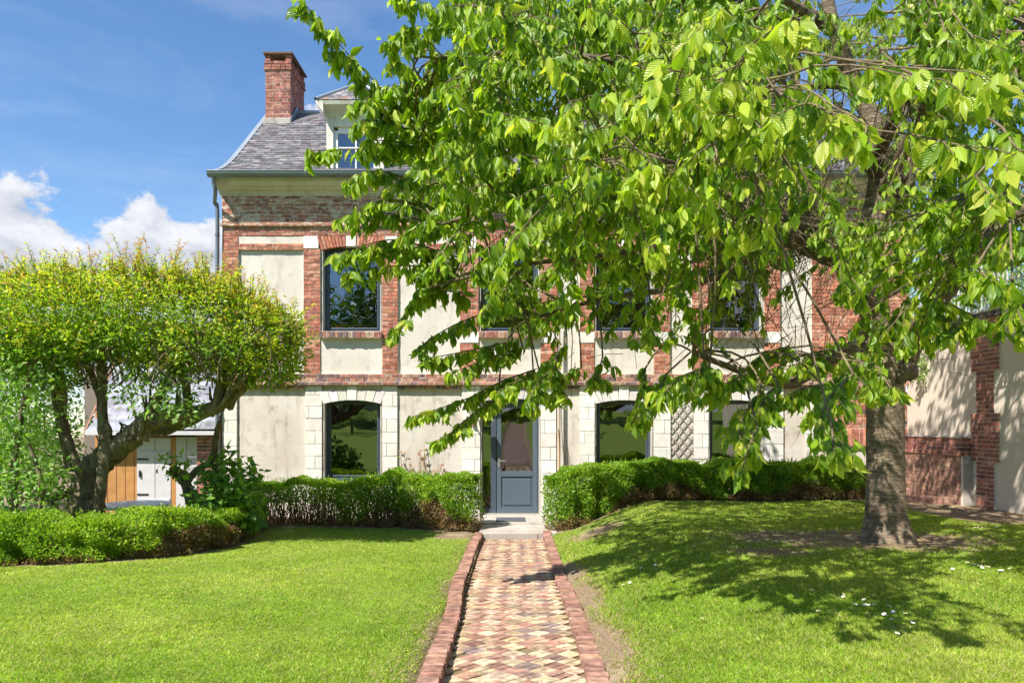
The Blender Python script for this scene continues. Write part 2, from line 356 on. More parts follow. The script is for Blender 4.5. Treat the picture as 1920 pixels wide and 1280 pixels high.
# ------------------------------------------------------------------ ground
def ss(a, b, x): t = np.clip((np.asarray(x, float) - a) / (b - a), 0, 1); return t * t * (3 - 2 * t)
SLOPE = .0357
def path_z(y): return -.13 + (11.92 - np.minimum(y, 11.92)) * SLOPE
def gz(x, y):
    x = np.asarray(x, float); y = np.asarray(y, float)
    p = path_z(np.maximum(y, 0)) + np.maximum(-y - 1, 0) * .062
    kerb = .085 * ss(.52, .62, np.abs(x + .03))
    lo = p + kerb + .03 * ss(-1, -4, x) - .035 * (1 - ss(.55, .75, np.abs(x + .03)))
    r = ss(.5, 2.3, x); tgt = np.maximum(.40, p + .12)
    z = lo * (1 - r) + tgt * r
    return z + .018 * np.sin(x * 1.7 + .5) * np.sin(y * 1.3) * ss(.8, 1.6, np.abs(x))
HEDGE_F = np.array([(-8.6, 8.75), (-6.6, 8.65), (-5.3, 8.75), (-4.75, 9.05), (-4.35, 9.6), (-4.25, 10.4), (-4.4, 11.4), (-4.65, 12.5)])
HEDGE_L = np.array([(-4.5, 12.95), (-3.0, 12.95), (-1.9, 12.85), (-1.15, 12.55), (-.80, 12.35)])
HEDGE_R = np.array([(.70, 12.33), (1.25, 12.6), (2.2, 12.95), (4.0, 13.1), (5.9, 13.1)])
def poly_dist(x, y, pl):
    d = np.full(np.shape(x), 1e9)
    for a, b in zip(pl[:-1], pl[1:]):
        ab = b - a; t = np.clip(((x - a[0]) * ab[0] + (y - a[1]) * ab[1]) / (ab @ ab), 0, 1); d = np.minimum(d, np.hypot(x - a[0] - ab[0] * t, y - a[1] - ab[1] * t))
    return d
def soil_mask(x, y):                                  # 1 = bare earth; the shapes of the bare patches
    n = .5 + .25 * np.sin(x * 3.1 + 1.3 * np.sin(y * 2.3)) + .25 * np.sin(y * 3.7 + 1.7 * np.sin(x * 1.9 + 1)) 
    n2 = .5 + .5 * np.sin(x * 7.3 + 2 * np.sin(y * 5.1)) * np.sin(y * 6.1 + 2 * np.sin(x * 4.3))
    m = np.exp(-(((x - 3.9) / 1.45) ** 2 + ((y - 8.45) / .75) ** 2)) * (.7 + .7 * n2) * 1.3
    m = np.maximum(m, np.exp(-(((x - 2.5) / .7) ** 2 + ((y - 7.6) / .35) ** 2)) * (.3 + .7 * n))
    m = np.maximum(m, np.exp(-(((x - 1.15) / .55) ** 2 + ((y - 11.2) / .8) ** 2)) * (.5 + .8 * n))
    m = np.maximum(m, ss(1.05, .55, x) * (x > .4) * (.45 + .42 * n + .3 * n2) * ss(10.5, 8, y))
    m = np.maximum(m, ss(-.95, -.58, x) * (x < -.4) * (.42 + .5 * n))
    m = np.maximum(m, ss(5.95, 6.25, x + .10 * n) * ss(9.3, 10.3, y + .35 * x - 2.2))
    m = np.maximum(m, np.exp(-(((x + .95) / .4) ** 2 + ((y - 11.6) / .5) ** 2)))
    m = np.maximum(m, ss(12.9, 13.2, y))
    for pl in (HEDGE_F, HEDGE_L, HEDGE_R): m = np.maximum(m, ss(.58, .40, poly_dist(x, y, pl) + .08 * n))
    return np.clip(m, 0, 1)
def build_ground():
    xs = np.unique(np.concatenate([np.linspace(-400, -12, 24), np.arange(-12, 12.01, .16), np.linspace(12, 400, 24), [-.62, -.5, .42, .55]]))
    ys = np.unique(np.concatenate([np.linspace(-300, -42, 16), np.linspace(-42, 1, 40), np.arange(1, 15.01, .16), np.linspace(15, 700, 30)]))
    X, Y = np.meshgrid(xs, ys); yc = np.clip(Y, -42, 20); Z = gz(X, yc); nx, ny = len(xs), len(ys)
    Z = Z - .25 * ss(13.9, 14.2, Y) * ss(16, 15, Y) - ss(30, 700, Y) * 12
    v = np.stack([X, Y, Z], -1).reshape(-1, 3); i = np.arange(ny - 1)[:, None] * nx; j = np.arange(nx - 1)[None, :]
    f = np.stack([i + j, i + j + 1, i + nx + j + 1, i + nx + j], -1).reshape(-1, 4)
    s = soil_mask(v[:, 0], v[:, 1]); col = np.stack([s, s, s], -1)
    m = Mat('lawn turf and soil', .95, .1).world(); k = m.attr('col'); a = m.noise(3.2, 6); b = m.noise(55, 5, .7); c = m.noise(.9, 4)
    gr = m.mix(m.rng(b, .3, .7), (.12, .19, .022), (.22, .30, .04)); gr = m.mix(m.rng(a, .42, .68, 0, .6), gr, (.22, .25, .06)); gr = m.mix(m.rng(c, .4, .7, 0, .4), gr, (.14, .24, .03))
    so = m.mix(m.rng(b, .3, .7), (.15, .10, .06), (.31, .23, .15)); so = m.mix(m.rng(a, .45, .7, 0, .6), so, (.38, .30, .20))
    kk = m.n('ShaderNodeSeparateColor'); m.l(k, kk.inputs[0]); kn = m.mth('ADD', kk.outputs[0], m.mth('MULTIPLY', m.mth('SUBTRACT', b, .5), .5))
    m.color(m.mix(m.rng(kn, .38, .62), gr, so)); m.bump(b, .7, .02)
    obj('lawn', mesh('lawn', v, f, m.m, True, col), kind='structure')
build_ground()

# ------------------------------------------------------------------ path, kerbs, doorstep
def build_path():
    xl = lambda y: -.44 - .10 * ss(4.5, 9, y); xr = lambda y: .43
    Yp = np.linspace(1.2, 11.93, 30); v = []; 
    for y in Yp: v += [(xl(y) - .05, y, path_z(y) - .012), (.48, y, path_z(y) - .012)]
    base = obj('garden_path', mesh('garden_path', v, [(2 * i, 2 * i + 1, 2 * i + 3, 2 * i + 2) for i in range(len(Yp) - 1)], M['sand']), kind='structure')
    th = math.atan(SLOPE); tilt = np.array([[1, 0, 0], [0, math.cos(th), math.sin(th)], [0, -math.sin(th), math.cos(th)]])
    r = np.random.RandomState(3); s = .137; dg = s * math.sqrt(2); pc = Pieces(); e = np.array([1, 1, 0]) / math.sqrt(2); g = np.array([-1, 1, 0]) / math.sqrt(2)
    PY = [(.50, .355, .22), (.53, .385, .25), (.455, .32, .20), (.54, .41, .28)]; PD = [(.37, .21, .15), (.33, .185, .135), (.28, .185, .155), (.40, .24, .17), (.26, .18, .16), (.36, .20, .145)]
    for i in range(-70, 140):
        for j in range(-70, 140):
            c = e * i * s + g * j * s; x, y = c[0] - .02, c[1] + 4.0
            if y < 2.6 or y > 11.86 or x < xl(y) - .03 or x > xr(y) + .03: continue
            pal = PY if (i + j) % 2 == 0 else PD; base_c = pick(pal, r); 
            if r.rand() < .012: continue
            if r.rand() < .05: base_c = pick(PY + PD, r)
            a = math.radians(45) + r.normal(0, .015); ca, sa = math.cos(a), math.sin(a)
            fr = np.array([[ca, 0, -sa], [sa, 0, ca], [0, -1, 0.]]); fr = tilt @ fr
            for h in (-.5, .5):
                q = np.array([x, y, 0]) + fr[:, 2] * h * s * .5
                q[2] = path_z(q[1]) - .020 + r.normal(0, .0016)
                if (x < xl(y) + .04 or x > xr(y) - .04) and r.rand() < .25: continue
                pc.put(fr, q, (s - .006, .05, s / 2 - .006), np.clip(base_c * (1 + r.uniform(-.12, .12)), 0, 1), M['paver'], q[1] if q[1] > 4.25 else 99)
    pc.emit('paver', base, T_PAVER, 300, 'paving')
    v = []
    for y in np.linspace(-24, 1.2, 30): v += [(-.5, y, float(gz(-.05, y)) + .03), (.45, y, float(gz(-.05, y)) + .03)]
    obj('paving_beyond', mesh('paving_beyond', v, [(2 * i, 2 * i + 1, 2 * i + 3, 2 * i + 2) for i in range(29)], M['kerb'], False, np.array([.28, .18, .13])), base, kind='stuff')
    # kerbs: bricks on edge, laid across; the left one higher and wavy
    for side in (-1, 1):
        lab = 'wavy raised brick kerb along the left side of the path' if side < 0 else 'low straight brick kerb along the right side of the path'
        t = thing('brick_kerb', (-.6 if side < 0 else .5, 7, .0), lab, 'kerb', 'brick kerbs of the garden path'); k = Pieces(); y = 2.3
        while y < 11.95:
            w = (.062 if side < 0 else .062) + r.uniform(-.004, .004)
            if side > 0 and y > 7.2: w = .21 + r.uniform(-.02, .02)
            yc = y + w / 2; ht = (.080 + .010 * math.sin(yc * 1.9) + .005 * math.sin(yc * 4.3)) if side < 0 else .055 + .012 * math.sin(yc * 2.1)
            x = (xl(yc) - .066 + .006 * math.sin(yc * 2.3)) if side < 0 else (xr(yc) + .064 + .006 * math.sin(yc * 1.3))
            if yc > 10.4: ht += .03 * (yc - 10.4) * (1 if side > 0 else .6)
            a = r.normal(0, .02); fr = tilt @ np.array([[math.cos(a), 0, -math.sin(a)], [math.sin(a), 0, math.cos(a)], [0, -1, 0.]])
            zt = path_z(yc) + ht + r.normal(0, .004)
            k.put(fr, (x + r.normal(0, .004), yc, zt - .10), (.128, .20, w - .007), pick(PAL_K, r), M['kerb'], yc if yc > 3.6 else 50 + yc)
            y += w
        k.emit('brick', t, T_PAVER, 300, 'brickwork')
        MB().prism([(xl(2) - .12 if side < 0 else .44, 2.3, -.2), (xl(2) - .02 if side < 0 else .55, 2.3, -.2), (xl(2) - .02 if side < 0 else .55, 2.3, .22), (xl(2) - .12 if side < 0 else .44, 2.3, .22)], (0, 0, 0), (-.08 if side < 0 else 0, 9.6, -.30)).build('bedding', M['sand'], t)
    st = MB().box(-.62, .62, 12.9, 14.06, -.5, 0.0).build('doorstep', M['concrete'], bevel=.012, kind='structure')
    box('lower_tread', M['concrete'], -.60, .66, 11.93, 12.95, -.5, -.028, st, .014)
    box('riser_strip', M['concrete'], -.585, .34, 11.915, 11.94, -.4, -.042, st, .004)
    d = MB().box(-.36, .16, 13.02, 13.55, .001, .016).build('doormat', M['mat'], bevel=.006, label='dark grey doormat on the step before the front door', cat='doormat')
build_path()

# ------------------------------------------------------------------ house
H = thing('brick_house', (.9, 14, 0), 'two storey house of brick, white stone and cream render with slate roof', 'house')
YP, YB, YS = 14.0, 13.95, 13.957                      # faces of render panels, brickwork, stonework
XL, XR = FX(416), 7.32
UP_WIN = [(605, 714), (901, 1010), (1117, 1222), (1330, 1428)]
LO_WIN = [(608, 714), (1117, 1222), (1330, 1430)]
DOOR = (903, 1011)
def build_house():
    r = np.random.RandomState(11)
    op = [(FX(a), FX(b), FZ(622), FZ(462)) for a, b in UP_WIN] + [(FX(a), FX(b), FZ(900), FZ(749)) for a, b in LO_WIN] + [(FX(DOOR[0]), FX(DOOR[1]), 0.0, FZ(747)), (FX(1590), FX(1690), FZ(722), FZ(620))]
    xs = sorted({XL, XR} | {v for o in op for v in o[:2]}); zs = sorted({-.6, FZ(366)} | {v for o in op for v in o[2:]})
    mb = MB()
    for a, b in zip(xs, xs[1:]):
        run = None
        for c, d in zip(zs, zs[1:]):
            inside = any(o[0] - 1e-6 <= a and b <= o[1] + 1e-6 and o[2] - 1e-6 <= c and d <= o[3] + 1e-6 for o in op)
            if inside:
                if run: mb.box(a, b, 14.03, 14.34, run[0], run[1])
                run = None
            else: run = (run[0] if run else c, d)
        if run: mb.box(a, b, 14.03, 14.34, run[0], run[1])
    # side and rear walls, gables
    mb.box(XL, XL + .3, 14.34, 19.7, -.6, 6.1); mb.box(XR - .3, XR, 14.34, 19.7, -.6, 6.1); mb.box(XL + .3, XR - .3, 19.4, 19.7, -.6, 6.1)
    for x0 in (XL, XR - .3): mb.prism([(x0, 14.1, 6.1), (x0, 19.6, 6.1), (x0, 16.85, 8.55)], (0, 0, 0), (.3, 0, 0))
    wall = mb.build('wall', M['mortar'], H)
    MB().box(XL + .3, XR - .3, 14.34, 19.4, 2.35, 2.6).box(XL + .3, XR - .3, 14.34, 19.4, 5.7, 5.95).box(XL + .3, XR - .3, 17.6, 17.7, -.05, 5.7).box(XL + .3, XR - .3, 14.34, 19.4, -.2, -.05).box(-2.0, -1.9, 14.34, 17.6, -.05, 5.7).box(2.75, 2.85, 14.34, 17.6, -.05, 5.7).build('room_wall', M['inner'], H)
    # render panels
    def panel(px0, px1, py0, py1, mat='render', y=YP, th=.05):
        x0, x1, z0, z1 = FX(px0), FX(px1), FZ(py1), FZ(py0)
        return box('render_panel', M[mat], x0, x1, y, y + th, z0, z1, wall, .004)
    for a, b in ((449, 570), (747, 862), (1045, 1086), (1256, 1296), (1462, 1520)):
        panel(a - 1, b + 1, 470, 702); panel(a, b, 444, 457.5, y=13.965)
    for a, b in UP_WIN: panel(a - 3, b + 3, 634, 702, y=13.975)
    for a, b in ((446, 573), (746, 866), (1043, 1086), (1257, 1300), (1468, 1509)): panel(a, b, 722, 975, 'render_lo')
    for a, b in LO_WIN + [DOOR]: panel(a - 3, b + 3, 720, 748, 'render_lo', 14.0)
    panel(1530, 1702, 835, 975, 'render_lo', 14.0)
    # brickwork
    bed = MB(); pc = Pieces(); vis = lambda c: abs(c[0] + 3.2) + (0 if c[0] < -1.2 else 6) + abs(c[2] - 4) * .15
    def fill(px0, px1, py0, py1, pal=PAL_O, mat='brick', y=YB, **k):
        course(pc, FR_FRONT, (FX(px0), y, FZ(py1)), FX(px1) - FX(px0), FZ(py0) - FZ(py1), pal, M[mat], r, key=vis, **k); bed.box(FX(px0) + .003, FX(px1) - .003, y + .009, 14.028, FZ(py1) + .002, FZ(py0) - .002)
    fill(418, 1700, 368, 425, PAL_D, 'brick_worn', 13.935, t=.11)
    fill(418, 1700, 425.6, 443.5, PAL_D, 'brick', 13.955)
    fill(416, 1701, 421, 426, PAL_D, 'brick_worn', 13.905, t=.14)
    piers = [(418, 449), (570, 602), (717, 747), (862, 898), (1013, 1045), (1086, 1114), (1225, 1256), (1296, 1327), (1431, 1462)]
    for i, (a, b) in enumerate(piers):
        if i == 0: fill(a, b, 443.5, 530); fill(a, b, 556, 640); fill(a, b, 662, 700)
        else: fill(a, b, 467.5, 622); fill(a, b, 644 if i >= 3 else 622, 700); 
        if 0 < i < 3: pass
    for a, b in ((449, 570), (747, 862), (1045, 1086), (1256, 1296), (1462, 1520)): fill(a, b, 457.5, 470, y=13.945)
    fill(1520, 1700, 443.5, 618); fill(1520, 1588, 618, 735); fill(1530, 1702, 735, 802, PAL_O + PAL_S)
    fill(1588, 1692, 722, 735, PAL_S, y=13.87, bl=.075, half=.075, ch=.13, t=.18)
    fill(416, 1701, 701, 716, PAL_S, 'brick', 13.925, t=.12); fill(415, 1702, 716, 722.5, PAL_S, 'brick', 13.885, t=.16, ch=.065)
    for a, b in ((418, 573), (746, 866), (1052, 1086), (1257, 1300), (1468, 1509)): fill(a, b, 722.5, 730, PAL_S, 'brick', 13.93, t=.11)
    for a, b in UP_WIN: fill(a - 3, b + 3, 622, 635, PAL_S + PAL_S + [(.5, .36, .25)], 'brick', 13.86, t=.19, bl=.078, half=.078, ch=.13, jit=.006)
    x = FX(1530)                                      # row of upright bricks over the blind arch
    fill(1530, 1702, 802, 836, PAL_O, 'brick', 13.93, bl=.072, half=.072, ch=.34, t=.11)
    pc.emit('brick', wall, T_BRICK, 300, 'brickwork')
    # stones
    PS = [(.70, .66, .60), (.67, .62, .56), (.72, .68, .63), (.64, .60, .54)]
    sp = Pieces()
    def stone(px0, px1, py0, py1, y=YS):
        bed.box(FX(px0) + .003, FX(px1) - .003, y + .009, 14.028, FZ(py1) + .002, FZ(py0) - .002)
        sp.put(FR_FRONT, ((FX(px0) + FX(px1)) / 2, y + .045 + r.uniform(-.003, .003), (FZ(py0) + FZ(py1)) / 2), (FX(px1) - FX(px0) - .008, .09, FZ(py0) - FZ(py1) - .007), pick(PS, r) * .5 + np.array(PS[0]) * .5, M['stone'])
    for i, (a, b) in enumerate([(418, 446), (573, 605), (717, 746), (866, 901), (1013, 1043), (1086, 1115), (1225, 1257), (1300, 1328), (1432, 1468), (1509, 1530)]):
        y = 723.0; k = i % 2
        while y < 972:
            h = r.uniform(21, 26); h = 17 if y == 723 else h
            if k % 2 and b - a > 24:
                m = a + (b - a) * (r.uniform(.55, .75) if r.rand() < .6 else r.uniform(.2, .35)); stone(a, m, y, y + h); stone(m, b, y, y + h)
            else: stone(a, b, y, y + h)
            y += h; k += 1
    for i, (a, b) in enumerate(piers[1:]): stone(a if i % 2 == 0 else a, b - (3 if i % 2 == 0 else 0), 443.8, 467.2, 13.945)
    for a, b in piers[3:]: stone(a, b, 622.5, 643.5, 13.945)
    stone(418, 449, 530.5, 555.5, 13.945); stone(418, 449, 640.5, 661.5, 13.945)
    sp.emit('stone', wall, T_STONE, 300); bed.build('mortar_bed', M['mortar'], wall)
    # arches
    def arch(px0, px1, ptop, pcrown, pspring, n, mat, pal, y, keyw, keytop, th=.10, key=True):
        x0, x1 = FX(px0), FX(px1); xm = (x0 + x1) / 2; zc, zsp, zt = FZ(pcrown), FZ(pspring), FZ(ptop)
        low = lambda x: zsp + (zc - zsp) * (1 - ((x - xm) / ((x1 - x0) / 2)) ** 2); fan = .16
        cuts = list(np.linspace(x0, x1, n + 1))
        if key: 
            k0, k1 = xm - keyw / 2, xm + keyw / 2; h = n // 2
            cuts = list(np.linspace(x0, k0, h + 1)) + list(np.linspace(k1, x1, h + 1))
        for a, b in zip(cuts, cuts[1:]):
            iskey = key and abs((a + b) / 2 - xm) < 1e-3; j = .004; c = pick(pal, r); top = FZ(keytop) if iskey else zt
            ta = a + (a - xm) * fan * (.3 if iskey else 1); tb = b + (b - xm) * fan * (.3 if iskey else 1)
            poly = [(a + j, y, low(a)), (b - j, y, low(b)), (tb - j, y, top), (ta + j, y, top)]; m_ = M['stone'] if iskey else mat
            mb = MB().prism(poly, (0, -.012 if iskey else r.uniform(-.004, .004), 0), (0, th, 0)); c = pick(PS, r) if iskey else c
            me = mesh('stone' if m_ is M['stone'] else 'brick', mb.v, mb.f, m_, col=np.ones(3)); o = obj('stone' if m_ is M['stone'] else 'brick', me, wall); o.color = tuple(c) + (1,)
            bv = o.modifiers.new('bevel', 'BEVEL'); bv.width = .004; bv.segments = 1
    for a, b in UP_WIN: arch(a - 1, b + 1, 444.5, 463, 470.5, 16, M['brick'], PAL_O, 13.94, .19, 444)
    for a, b in LO_WIN: arch(a - 1, b + 1, 733, 750, 757, 6, M['stone'], PS, 13.95, .18, 723.5)
    arch(DOOR[0] - 1, DOOR[1] + 1, 730, 747, 753, 6, M['stone'], PS, 13.95, .18, 723.5)
    # windows
    def window(x0, x1, z0, z1, name='window', fw=.075, y=14.13, handle=False):
        mb = MB().box(x0, x0 + fw, y, y + .07, z0, z1).box(x1 - fw, x1, y, y + .07, z0, z1).box(x0 + fw, x1 - fw, y, y + .07, z1 - fw, z1).box(x0 + fw, x1 - fw, y, y + .07, z0, z0 + fw)
        w = mb.build(name, M['frame'], wall.parent, bevel=.006)
        i = fw - .012; o = .028
        b2 = MB().box(x0 + i, x0 + i + o, y - .012, y + .05, z0 + i, z1 - i).box(x1 - i - o, x1 - i, y - .012, y + .05, z0 + i, z1 - i).box(x0 + i + o, x1 - i - o, y - .012, y + .05, z1 - i - o, z1 - i).box(x0 + i + o, x1 - i - o, y - .012, y + .05, z0 + i, z0 + i + o)
        b2.build('window_frame', M['frame'], w, bevel=.005)
        obj('pane', mesh('pane', [(x0 + i, y + .022, z0 + i), (x1 - i, y + .022, z0 + i), (x1 - i, y + .022, z1 - i), (x0 + i, y + .022, z1 - i)], [(0, 1, 2, 3)], M['glass']), w)
        MB().box(x0 + .002, x1 - .002, 13.985, y, z0 - .015, z0 + .012).build('window_sill', M['frame'], w, bevel=.004)
        return w
    for a, b in UP_WIN: window(FX(a), FX(b), FZ(622), FZ(461))
    for a, b in LO_WIN: window(FX(a), FX(b), FZ(900), FZ(748))
    window(FX(1590), FX(1690), FZ(722), FZ(620))
    # linings of the openings (the sides of the recess)
    for i, (a, b) in enumerate(UP_WIN + LO_WIN + [DOOR]):
        up = i < 4; z0, z1 = (FZ(622), FZ(470)) if up else ((FZ(900), FZ(756)) if i < 7 else (0.0, FZ(753)))
        for x in (FX(a), FX(b)): box('reveal', M['cornice'] if up else M['render_lo'], x - .012 if x == FX(a) else x - .004, x + .004 if x == FX(a) else x + .012, 13.985, 14.14, z0, z1, wall)
    # door with side light
    x0, x1 = FX(DOOR[0]), FX(DOOR[1]); zt = FZ(747); y = 14.13; D = MB().box(x0, x0 + .022, y, y + .08, 0.012, zt).box(FX(920), FX(930), y, y + .08, 0.012, zt).box(x1 - .03, x1, y, y + .08, .012, zt).box(x0 + .022, FX(920), y, y + .08, zt - .09, zt).box(FX(930), x1 - .03, y, y + .08, zt - .09, zt).box(x0 + .022, FX(920), y, y + .08, .012, .10)
    df = D.build('door', M['frame'], H, bevel=.006)
    obj('side_light', mesh('side_light', [(x0 + .02, y + .03, .1), (FX(920), y + .03, .1), (FX(920), y + .03, zt - .09), (x0 + .02, y + .03, zt - .09)], [(0, 1, 2, 3)], M['glass']), df)
    L0, L1 = FX(931), x1 - .034; zb, zt2, g0 = .03, zt - .095, FZ(884); yl = y + .012
    lf = MB().box(L0, L0 + .085, yl, yl + .05, zb, zt2).box(L1 - .085, L1, yl, yl + .05, zb, zt2).box(L0 + .085, L1 - .085, yl, yl + .05, zt2 - .075, zt2).box(L0 + .085, L1 - .085, yl, yl + .05, g0 - .10, g0).box(L0 + .085, L1 - .085, yl, yl + .05, zb, zb + .10)
    lf.build('door_leaf', M['door'], df, bevel=.006)
    MB().box(L0 + .085, L1 - .085, yl + .022, yl + .045, zb + .10, g0 - .10).box(L0 + .125, L1 - .125, yl + .008, yl + .024, zb + .14, g0 - .14).build('lower_panel', M['door'], df, bevel=.007)
    obj('door_glass', mesh('door_glass', [(L0 + .08, yl + .025, g0 - .005), (L1 - .08, yl + .025, g0 - .005), (L1 - .08, yl + .025, zt2 - .07), (L0 + .08, yl + .025, zt2 - .07)], [(0, 1, 2, 3)], M['glass']), df)
    hx = L0 + .045; MB().box(hx - .02, hx + .02, yl - .012, yl + .002, .88, 1.06).box(hx - .01, hx + .01, yl - .055, yl - .01, 1.0, 1.02).box(hx - .01, hx + .13, yl - .062, yl - .042, 1.0, 1.02).build('door_handle', M['steel'], df, bevel=.004)
    box('threshold', M['steel'], x0 + .03, x1 - .01, y - .05, y + .06, .001, .028, df, .004)
    # cornice (swept profile), gutter, down pipe
    prof = [(13.96, 5.955), (13.925, 5.955), (13.925, 5.985), (13.90, 6.0), (13.895, 6.03), (13.83, 6.045), (13.80, 6.075), (13.74, 6.09), (13.70, 6.12), (13.66, 6.135), (13.65, 6.175), (13.64, 6.20), (13.96, 6.20)]
    MB().prism([(XL - .02, a, b) for a, b in prof], (0, 0, 0), (XR - XL + .02, 0, 0)).build('cornice', M['cornice'], H)
    gx0 = (390 - VX) * 13.56 / F; a = np.linspace(math.pi, 2 * math.pi, 9); g = MB(); pts = [(gx0, 13.57 + .075 * math.cos(t), 6.275 + .095 * math.sin(t) * 1.0) for t in a]
    outer = pts; inner = [(gx0, 13.57 + .068 * math.cos(t), 6.278 + .088 * math.sin(t)) for t in a[::-1]]
    g.prism(outer + inner, (0, 0, 0), (XR + .1 - gx0, 0, 0)); gut = g.build('gutter', M['gutter'], H)
    tube('gutter_bead', M['gutter'], [(gx0, 13.495, 6.282), (XR + .1, 13.495, 6.282)], [.011, .011], gut, 6)
    obj('gutter_end', mesh('gutter_end', [(gx0 - .002, p[1], p[2]) for p in pts], [tuple(range(len(pts)))], M['gutter']), gut)
    for k in range(26):
        x = gx0 + .35 + k * .5 + r.uniform(-.06, .06)
        if x > XR: break
        MB().prism([(x, 13.57 + .079 * math.cos(t), 6.275 + .099 * math.sin(t)) for t in a] + [(x, 13.57 + .07 * math.cos(t), 6.275 + .09 * math.sin(t)) for t in a[::-1]], (0, 0, 0), (.022, 0, 0)).build('gutter_bracket', M['gutter'], gut)
    xp = FX(413.5) - .02
    tube('down_pipe', M['gutter'], [(gx0 + .09, 13.57, 6.2), (gx0 + .085, 13.6, 6.08), (gx0 + .10, 13.64, 5.98), (xp - .03, 13.86, 5.80), (xp, 13.90, 5.68), (xp, 13.90, 4.5), (xp, 13.90, 2.5), (xp, 13.90, 0.0)], [.036] * 8, H, 10, 6)
    for z in (5.2, 3.6, 1.9): tube('pipe_collar', M['gutter'], [(xp, 13.90, z), (xp, 13.90, z + .05)], [.043, .043], H, 10)
    tube('waste_pipe', M['pipe'], [(FX(1047), 13.86, FZ(600)), (FX(1047), 13.86, 2.0), (FX(1047), 13.86, .1)], [.03, .03, .03], H, 8)
    tube('cable', M['black'], [(FX(1051), 13.90, FZ(720)), (FX(1052), 13.9, FZ(790)), (FX(1055), 13.86, FZ(840)), (FX(1060), 13.8, FZ(880)), (FX(1061), 13.8, .2)], [.006] * 5, H, 5)
    # roof
    prof = np.array([(13.60, 6.285), (13.86, 6.40), (14.2, 6.58), (14.8, 7.02), (16.4, 8.355), (16.87, 8.73)])
    pp, _ = smooth_path(np.c_[prof[:, 0] * 0, prof], np.ones(len(prof)), 8); pp = pp[:, 1:]
    seg = np.r_[0, np.cumsum(np.linalg.norm(np.diff(pp, axis=0), axis=1))]
    at = lambda s: (np.interp(s, seg, pp[:, 0]), np.interp(s, seg, pp[:, 1]))
    RX0, RX1 = XL - .06, XR + .05; v = [(x, a_, b_ - .035) for a_, b_ in pp for x in (RX0, RX1)]; n = len(pp)
    v += [(RX0, 19.95, 6.25), (RX1, 19.95, 6.25)]
    roof = obj('roof', mesh('roof', v, [(2 * i, 2 * i + 1, 2 * i + 3, 2 * i + 2) for i in range(n)], M['slate'], False, np.array([.15, .14, .15])), H)
    pc = Pieces(); ex = .108; rows = int(seg[-1] / ex); PSL = [(.16, .15, .16), (.18, .168, .175), (.14, .135, .148), (.20, .187, .19), (.165, .152, .158), (.26, .24, .24)]
    for i in range(rows):
        s = i * ex; y0, z0 = at(s); y1, z1 = at(min(s + ex * 1.6, seg[-1])); up = norm(np.array([0, y1 - y0, z1 - z0])); inn = np.cross([0, 0, 1.], up) if False else norm(np.cross(up, [1., 0, 0]))
        if inn[2] > 0: inn = -inn
        x = RX0 + (.09 if i % 2 else 0)
        upt = norm(up + inn * .085); int_ = norm(inn - up * .085); fr = np.stack([np.array([1., 0, 0]), int_, upt], 1)
        while x < RX1 - .02:
            w = min(.185 + r.uniform(-.02, .02), RX1 - x); c = np.array([x + w / 2, y0, z0]) + up * (ex * .8) - inn * (.007 + r.uniform(0, .005))
            hid = (-3.6 < c[0] < -2.45 and c[1] > 14.0)
            if not (c[0] < RX0 + .42 and abs(c[1] - 16.9) < .4): pc.put(fr, c, (w - .006, .007, ex * 1.55), pick(PSL, r), M['slate'], (c[0] + (0 if c[0] < -2.2 else 9)) + (5 if hid else 0) - c[2] * .01)
            x += w
    pc.emit('slate', roof, T_SLATE, 300, 'slates')
    vp = MB(); 
    for i in range(n - 1): 
        a_, b_ = pp[i], pp[i + 1]
        vp.prism([(RX0 - .025, a_[0], a_[1] + .03), (RX0 + .07, a_[0], a_[1] + .03), (RX0 + .07, a_[0], a_[1] - .09), (RX0 - .025, a_[0], a_[1] - .09)], (0, 0, 0), (0, b_[0] - a_[0] - .0015, b_[1] - a_[1]))
    vp.build('verge_flashing', M['zinc'], roof)
    tube('ridge_cap', M['zinc'], [(RX0 + .6, 16.87, 8.73), (RX1, 16.87, 8.73)], [.05, .05], roof, 8)
    # chimney
    cx0, cx1, cy0, cy1 = FX(497) * 0 + (497 - VX) * 16.3 / F, (545 - VX) * 16.3 / F, 16.3, 17.35
    zb, zc, ztop = 8.15, 9.42, 9.76
    ch = MB().box(cx0 + .008, cx1 - .008, cy0 + .008, cy1 - .008, zb, 9.62).build('chimney', M['mortar'], H); pc = Pieces()
    for (z0, z1, e) in ((8.34, zc, 0), (zc, 9.48, .03), (9.48, 9.62, .018)):
        course(pc, FR_FRONT, (cx0 - e, cy0 - e, z0), cx1 - cx0 + 2 * e, z1 - z0, PAL_W, M['brick'], r, t=.06)
        course(pc, FR_RIGHT, (cx1 + e, cy0 - e + .062, z0), cy1 - cy0 + 2 * e - .062, z1 - z0, PAL_W, M['brick_wall'], r, t=.06)
        course(pc, FR_LEFT, (cx0 - e, cy1 + e, z0), cy1 - cy0 + 2 * e - .062, z1 - z0, PAL_W, M['brick_wall'], r, t=.06)
    for (a_, b_) in ((cx0, cy0), (cx1 - .11, cy0), (cx0, cy1 - .11), (cx1 - .11, cy1 - .11), (cx1 - .11, (cy0 + cy1) / 2)):
        for k in range(2): pc.put(FR_FRONT, (a_ + .055, b_ + .055, 9.62 + .035 + k * .068), (.11, .11, .06), pick(PAL_W, r), M['brick'])
    pc.emit('brick', ch, T_BRICK, 300)
    MB().prism([(cx0 - .03, cy0 - .05, 9.757), (cx1 + .05, cy0 - .05, 9.757), (cx1 + .05, cy1 + .05, 9.757), (cx0 - .03, cy1 + .05, 9.757)], (0, 0, 0), (0, 0, .045)).build('cap_slab', M['soil'], ch, bevel=.006)
